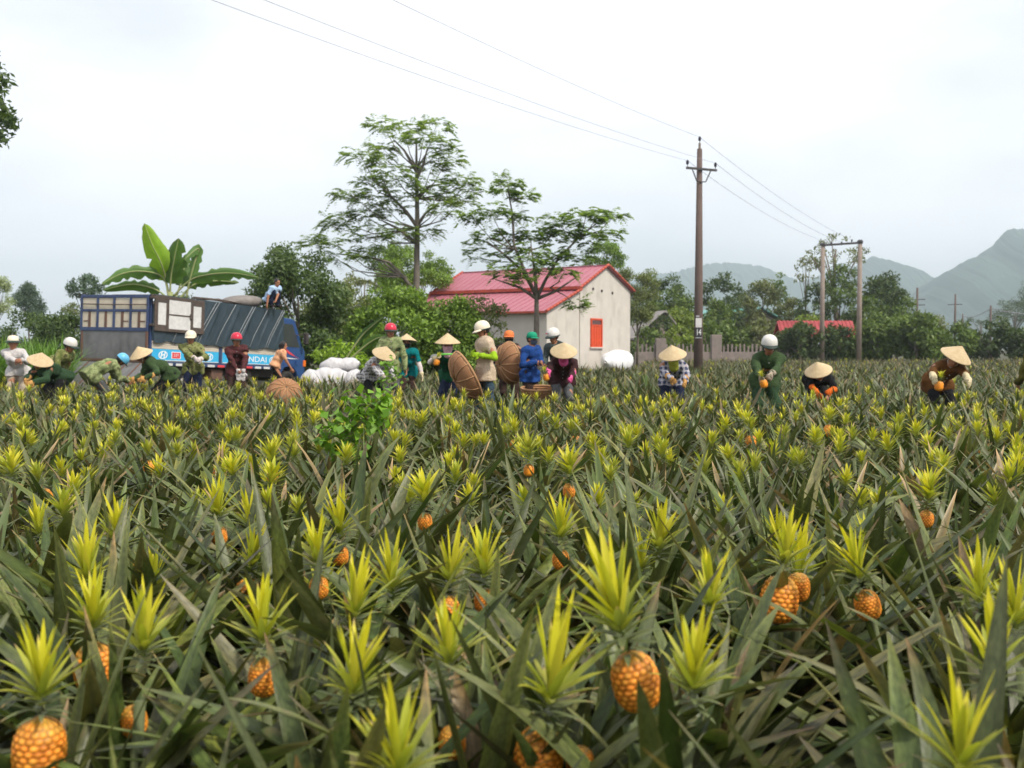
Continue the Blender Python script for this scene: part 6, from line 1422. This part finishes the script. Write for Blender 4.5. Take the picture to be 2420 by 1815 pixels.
# ------------------------------------------------------------------ weeds and the pineapple field
weed('bright leafy weed climbing among the pineapples in the middle of the field', [(800, 1060, 30), (830, 1020, 46), (860, 990, 56), (845, 960, 34), (880, 962, 40), (905, 950, 28), (790, 1005, 30), (770, 1040, 24), (895, 985, 30), (830, 1055, 34)], 7.3, 71, .08)
weed('light green leafy weed right before the black and white plaid shirt', [(905, 905, 16), (915, 880, 20), (930, 858, 15), (908, 860, 14), (938, 885, 14), (925, 900, 18)], 16.2, 72, .09)
KEEP += [(at(845, 990, 7.3).x, 7.3, .3), (at(845, 990, 6.9).x, 6.9, .3)]
# plants whose fruit or crown stands out, placed from the picture: crown px, crown height -> distance
HG = 'pineapple plants standing out in the foreground'
heroes = [  # crown centre px, crown centre height, fruit shown, lean, lean direction, label
 (95, 1610, .56, 1, .05, 0, 'pineapple plant at the lower left corner with a large orange fruit under its yellow crown'),
 (1290, 1600, .555, 1, .18, .1, 'pineapple plant at the bottom centre with the biggest yellow crown over an orange fruit'),
 (1480, 1425, .69, 1, .26, 3.2, 'pineapple plant with an upright tall crown and orange fruit right of the bottom centre'),
 (1850, 1300, .62, 1, .14, .2, 'pineapple plant with golden fruit and spiky yellow crown on the right'),
 (1640, 1590, .58, 0, .1, 5.5, 'pineapple plant with lime crown just right of the tall crowned one'),
 (340, 1500, .58, 0, .1, 1.2, 'pineapple plant with pale yellow crown near the lower left'),
 (620, 1480, .58, 1, .08, 4.5, 'pineapple plant with small yellow crown left of the bottom centre'),
 (835, 1600, .56, 0, .12, .3, 'pineapple plant with feathery yellow crown left of the biggest crown'),
 (1060, 1530, .57, 0, .1, 2.6, 'pineapple plant with yellow crown crossed by a grey leaf, before the centre'),
 (1680, 1400, .60, 0, .05, 1.0, 'pineapple plant with tall lime crown left of the golden fruit'),
 (2350, 1560, .58, 0, .1, 3.0, 'pineapple plant with big pale yellow crown near the right edge'),
 (2270, 1775, .56, 0, .05, 1.0, 'pineapple plant with yellow crown cut by the bottom edge at the lower right'),
 (2315, 1385, .60, 0, .1, 1.8, 'pineapple plant with greyish crown on the right above the big pale one'),
 (940, 1790, .56, 0, .05, 2.0, 'pineapple plant with yellow crown tips at the very bottom edge'),
 (2400, 1440, .58, 0, .1, 3.0, 'pineapple plant whose crown touches the right edge'),
 (925, 1360, .58, 0, .1, 2.2, 'pineapple plant with bright lime crown left of the centre line'),
 (1065, 1345, .58, 1, .1, .4, 'pineapple plant with green spreading crown and hidden orange fruit at the centre'),
 (840, 1420, .58, 0, .1, .4, 'pineapple plant with small lime crown between two grey leaves'),
 (1560, 1270, .60, 0, .1, .4, 'pineapple plant with yellow crown above the tall upright crown'),
 (2030, 1330, .60, 1, .3, 3.4, 'pineapple plant with striped fruit leaning behind the golden one')]
rr = np.random.default_rng(77); placed = []
SHORT = ['the lower left corner plant with the large fruit', 'the biggest crown at the bottom centre', 'the tall upright crown over an orange fruit', 'the golden fruit', 'the lime crown right of the tall upright one', 'the pale yellow crown near the lower left', 'the small yellow crown left of the bottom centre',
 'the feathery crown left of the biggest one', 'the crown crossed by a grey leaf', 'the tall lime crown left of the golden fruit', 'the big pale crown near the right edge', 'the crown cut by the lower right edge', 'the greyish crown on the right', 'the crown tips at the very bottom edge', 'the crown touching the right edge', 'the bright lime crown left of the centre line',
 'the green spreading crown at the centre', 'the small lime crown between two grey leaves', 'the yellow crown above the tall upright one', 'the striped leaning fruit']
for i, (px, py, ch, fr, lean, az, lb) in enumerate(heroes):
    csc = 1.12 if i in (1, 2) else .86; fs = {3: 1.12, 6: .72, 16: .7, 19: .72}.get(i, 1.0) if fr else .62
    d = (CAMZ - ch) * F / (py - HOR); p = at(px, py, d); fz = max(.12, ch - .10 * csc - .13 * fs)
    x, y = p.x - math.cos(az) * lean * .5, p.y - math.sin(az) * lean * .5
    plant(x, y, fz, lean, az, True, True, bool(fr), lb, HG, 1000 + i, .72 if fr else .80, csc, True, fs, bool(fr), not fr)
    placed.append((x, y)); KEEP.append((x, y, .30))
    if fr: KEEP.append((x * (1 - .33 / y), y - .33, .26))
# fruit seen without a crown beside the golden one
extra = [(1885, 1380, .44, 'pineapple plant with a small reddish fruit behind the golden one'), (1372, 1790, .30, 'pineapple plant with fruit half hidden at the bottom edge right of the biggest crown'), (1070, 1740, .32, 'pineapple plant with dark orange fruit deep between the leaves at the bottom centre'),
         (320, 1690, .33, 'pineapple plant with a withered fruit low between the leaves at lower left'), (1325, 1310, .44, 'pineapple plant with orange fruit showing right of the centre'), (1345, 1150, .50, 'pineapple plant with orange fruit in the middle rows right of the centre'), (1250, 1103, .50, 'pineapple plant with orange fruit beside a stick in the middle rows'),
         (520, 1255, .47, 'pineapple plant with orange fruit in the left middle rows'), (645, 1118, .50, 'pineapple plant with pale orange fruit further back on the left'), (805, 1300, .45, 'pineapple plant with cracked orange fruit left of the centre'), (755, 1375, .44, 'pineapple plant with orange fruit pieces among crossing leaves'), (1145, 1405, .43, 'pineapple plant with orange fruit at the middle of the foreground'), (1005, 1222, .47, 'pineapple plant with small orange fruit behind grey leaves in the centre'), (2188, 1215, .47, 'pineapple plant with small orange fruit on the right')]
for i, (px, py, fz, lb) in enumerate(extra):
    d = (CAMZ - fz - .06) * F / (py - HOR); p = at(px, py, d)
    plant(p.x, p.y + .05, fz, .15, 4.7, d < 4.2, i > 3, True, lb, HG, 1100 + i, .68, .9, d < 5, .70 if i == 0 else .58); placed.append((p.x, p.y)); KEEP.append((p.x, p.y, .22))
# the rest of the field on a loosely ridged grid
pts = []
sp_ = .44; yv = 1.42
while yv < 70:
    half = yv * .56 + 1.2
    stp = sp_ if yv < 26 else .62
    xs_ = np.arange(-half, half, stp)
    for x in xs_:
        X = x + rr.uniform(-.24, .24) * (1 if yv < 26 else 1.4); Y = yv + rr.uniform(-.22, .22)
        if rr.random() < .03: continue
        pts.append((X, Y))
    yv += .42 if yv < 26 else .66
pts = np.array(pts); u_ = pts[:, 0] / pts[:, 1] * F + CX
ok = (pts[:, 1] < field_far(u_)) & (u_ > -500) & (u_ < 2920)
ok &= ~((pts[:, 1] > 44) & (u_ > 1010) & (u_ < 1520))
pts = pts[ok]
keep = np.array([free(x, y) for x, y in pts]); pts = pts[keep]
order = np.argsort(pts[:, 1]); pts = pts[order]; u_ = pts[:, 0] / pts[:, 1] * F + CX
def crown_prob(px, d): return np.where(d < 4.5, .42, np.where(d < 15.5, .86 - .12 * (px > 1500), np.where(px < 760, .75, .10)))
cp_ = crown_prob(u_, pts[:, 1]); hasc = rr.random(len(pts)) < cp_
inview = (u_ > -60) & (u_ < 2480)
n_ind = 300 - PLANTS; idx_in = np.nonzero(inview)[0][:n_ind]; ind = set(idx_in.tolist())
KS = [ 'pineapple plant with yellow-green crown in the near rows', 'crownless grey-green pineapple plant in the near rows' ]
# name the neighbours of the plants that stand out after them; the others only by their part of the field
NB = {}
for hi_, (hx_, hy_) in enumerate(placed[:len(heroes)]):
    for wd_, (dx_, dy_) in (('left of', (-1, 0)), ('right of', (1, 0)), ('behind', (0, 1))):
        best = None
        for i in idx_in:
            if int(i) in NB: continue
            ex, ey = pts[i][0] - hx_, pts[i][1] - hy_; al = ex * dx_ + ey * dy_; ac = abs(ex * dy_ - ey * dx_)
            if al > .2 and ac < .6 * al and al < .95 and (best is None or al < best[0]): best = (al, int(i))
        if best: NB[best[1]] = 'pineapple plant just %s %s' % (wd_, SHORT[hi_])
def zone(px, d): return ('left', 'middle', 'right')[0 if px < 807 else 1 if px < 1613 else 2] + ' of the ' + ('front' if d < 4.5 else 'second' if d < 7.5 else 'third') + ' strip of the field'
rest = []
for i, (x, y) in enumerate(pts):
    if i in ind:
        c_ = bool(hasc[i]); full = y < 4.6
        f_ = c_ and rr.random() < (.12 if y < 4.5 else .04)
        plant(x, y, rr.uniform(.20, .33) if y < 5 else rr.uniform(.22, .38), rr.uniform(0, .22), rr.uniform(0, 6.28), full, c_, f_, NB.get(i) or ('yellow-crowned' if c_ else 'crownless grey-green') + ' pineapple plant in the ' + zone(u_[i], y), 'pineapple plants beside the outstanding ones' if i in NB else ('yellow-crowned' if c_ else 'crownless') + ' plants, ' + zone(u_[i], y), 2000 + i, rr.uniform(.56, .78) if y > 4.5 else rr.uniform(.76, .98) if y > 2.4 else rr.uniform(.66, .8), rr.uniform(.78, 1.0) if y < 4 else rr.uniform(.64, .9), y < 4, rr.uniform(.9, 1.08))
    else: rest.append(i)
rest = np.array(rest); P2 = pts[rest]; C2 = hasc[rest]; D2 = P2[:, 1]; U2 = u_[rest]
A = Acc(); rg = np.random.default_rng(99)
def bulk(sel, n, S, three, cn, cS, dull):
    k = int(sel.sum())
    if not k: return
    Pq = P2[sel]; z = ground_z(Pq[:, 0], Pq[:, 1]); size = np.clip(rg.normal(.64, .09, k), .45, .9)
    az, el, ln, wd, dr, ro = [], [], [], [], [], []
    for s in size:
        q = rosette(rg, n, s); az.append(q[0]); el.append(q[1]); ln.append(q[2]); wd.append(q[3]); dr.append(q[4]); ro.append(q[5])
    az = (np.array(az) + rg.uniform(0, 6.28, (k, 1))).ravel(); el, ln, wd, dr, ro = [np.array(q).ravel() for q in (el, ln, wd, dr, ro)]
    b = np.repeat(np.stack([Pq[:, 0], Pq[:, 1], z], -1), n, 0) + np.stack([np.cos(az) * .03, np.sin(az) * .03, rg.uniform(.02, .14, k * n)], -1)
    a_, b_, t_ = leaf_cols(rg, k * n, .06); hue = np.repeat(rg.uniform(.8, 1.2, (k, 1)), n, 0); a_ *= hue; b_ *= hue
    A.add(*leaves(b, az, el, ln, wd * (1.15 if n < 20 else 1), dr, S, three, ro, .3, .8, a_, b_, t_, .14))
    cs_ = sel & C2; kc = int(cs_.sum())
    if kc and cn:
        Pq = P2[cs_]; z = ground_z(Pq[:, 0], Pq[:, 1]) + rg.uniform(.30, .46, kc)
        prm = [crown_params(rg, cn) for _ in range(kc)]; kk, az, el, ln, wd, dr, zz_, c0, c1, ct = [np.concatenate([q[j] for q in prm]) for j in range(10)]
        scl = np.repeat(rg.uniform(.66, 1.05, kc), cn); gm = np.repeat(np.clip(rg.normal(.08, .28, (kc, 1)), 0, .8), cn, 0); gg = np.array([.15, .19, .07]); c0 = c0 * (1 - gm) + gg * gm; c1 = c1 * (1 - gm * .7) + gg * gm * .7; az = az + np.repeat(rg.uniform(0, 6.28, kc), cn)
        b = np.repeat(np.stack([Pq[:, 0] + rg.uniform(-.08, .08, kc), Pq[:, 1] + rg.uniform(-.08, .08, kc), z], -1), cn, 0); b[:, 2] += zz_ * scl
        A.add(*leaves(b, az, el, ln * scl, wd * scl * (1.2 if cn < 24 else 1.05), dr, cS, False, None, .35, .75, c0, c1, ct, .1))
bulk(D2 < 15, 26, 5, True, 30, 3, 0)
bulk((D2 >= 15) & (D2 < 27), 20, 4, False, 20, 2, 0)
bulk((D2 >= 27) & (D2 < 42), 16, 3, False, 14, 2, 0)
bulk(D2 >= 42, 12, 2, False, 10, 2, 0)
fo = link('pineapple_field', A.mesh('pineapple_field', [m_leaf])); tag(fo, 'mass of grey-green pineapple plants with yellow crowns filling the field behind the near rows', 'pineapple plants', kind='stuff')
print('field: individuals', PLANTS, 'bulk', len(rest), 'faces', sum(len(f) for f in A.F))
# ------------------------------------------------------------------ hazy air
hz_ = MB().box((-3200, -60, -5), (3200, 2900, 235)).build('haze', bpy.data.materials.new('haze_air')); hm = hz_.data.materials[0]; hm.use_nodes = True
t = hm.node_tree; t.nodes.clear(); o_ = N('ShaderNodeOutputMaterial', t); v_ = N('ShaderNodeVolumePrincipled', t)
v_.inputs['Color'].default_value = (.84, .94, 1.0, 1); v_.inputs['Density'].default_value = HAZE_DENS; v_.inputs['Anisotropy'].default_value = .7
t.links.new(v_.outputs['Volume'], o_.inputs['Volume']); tag(hz_, 'pale blue haze over the distant hills', 'haze', kind='stuff')
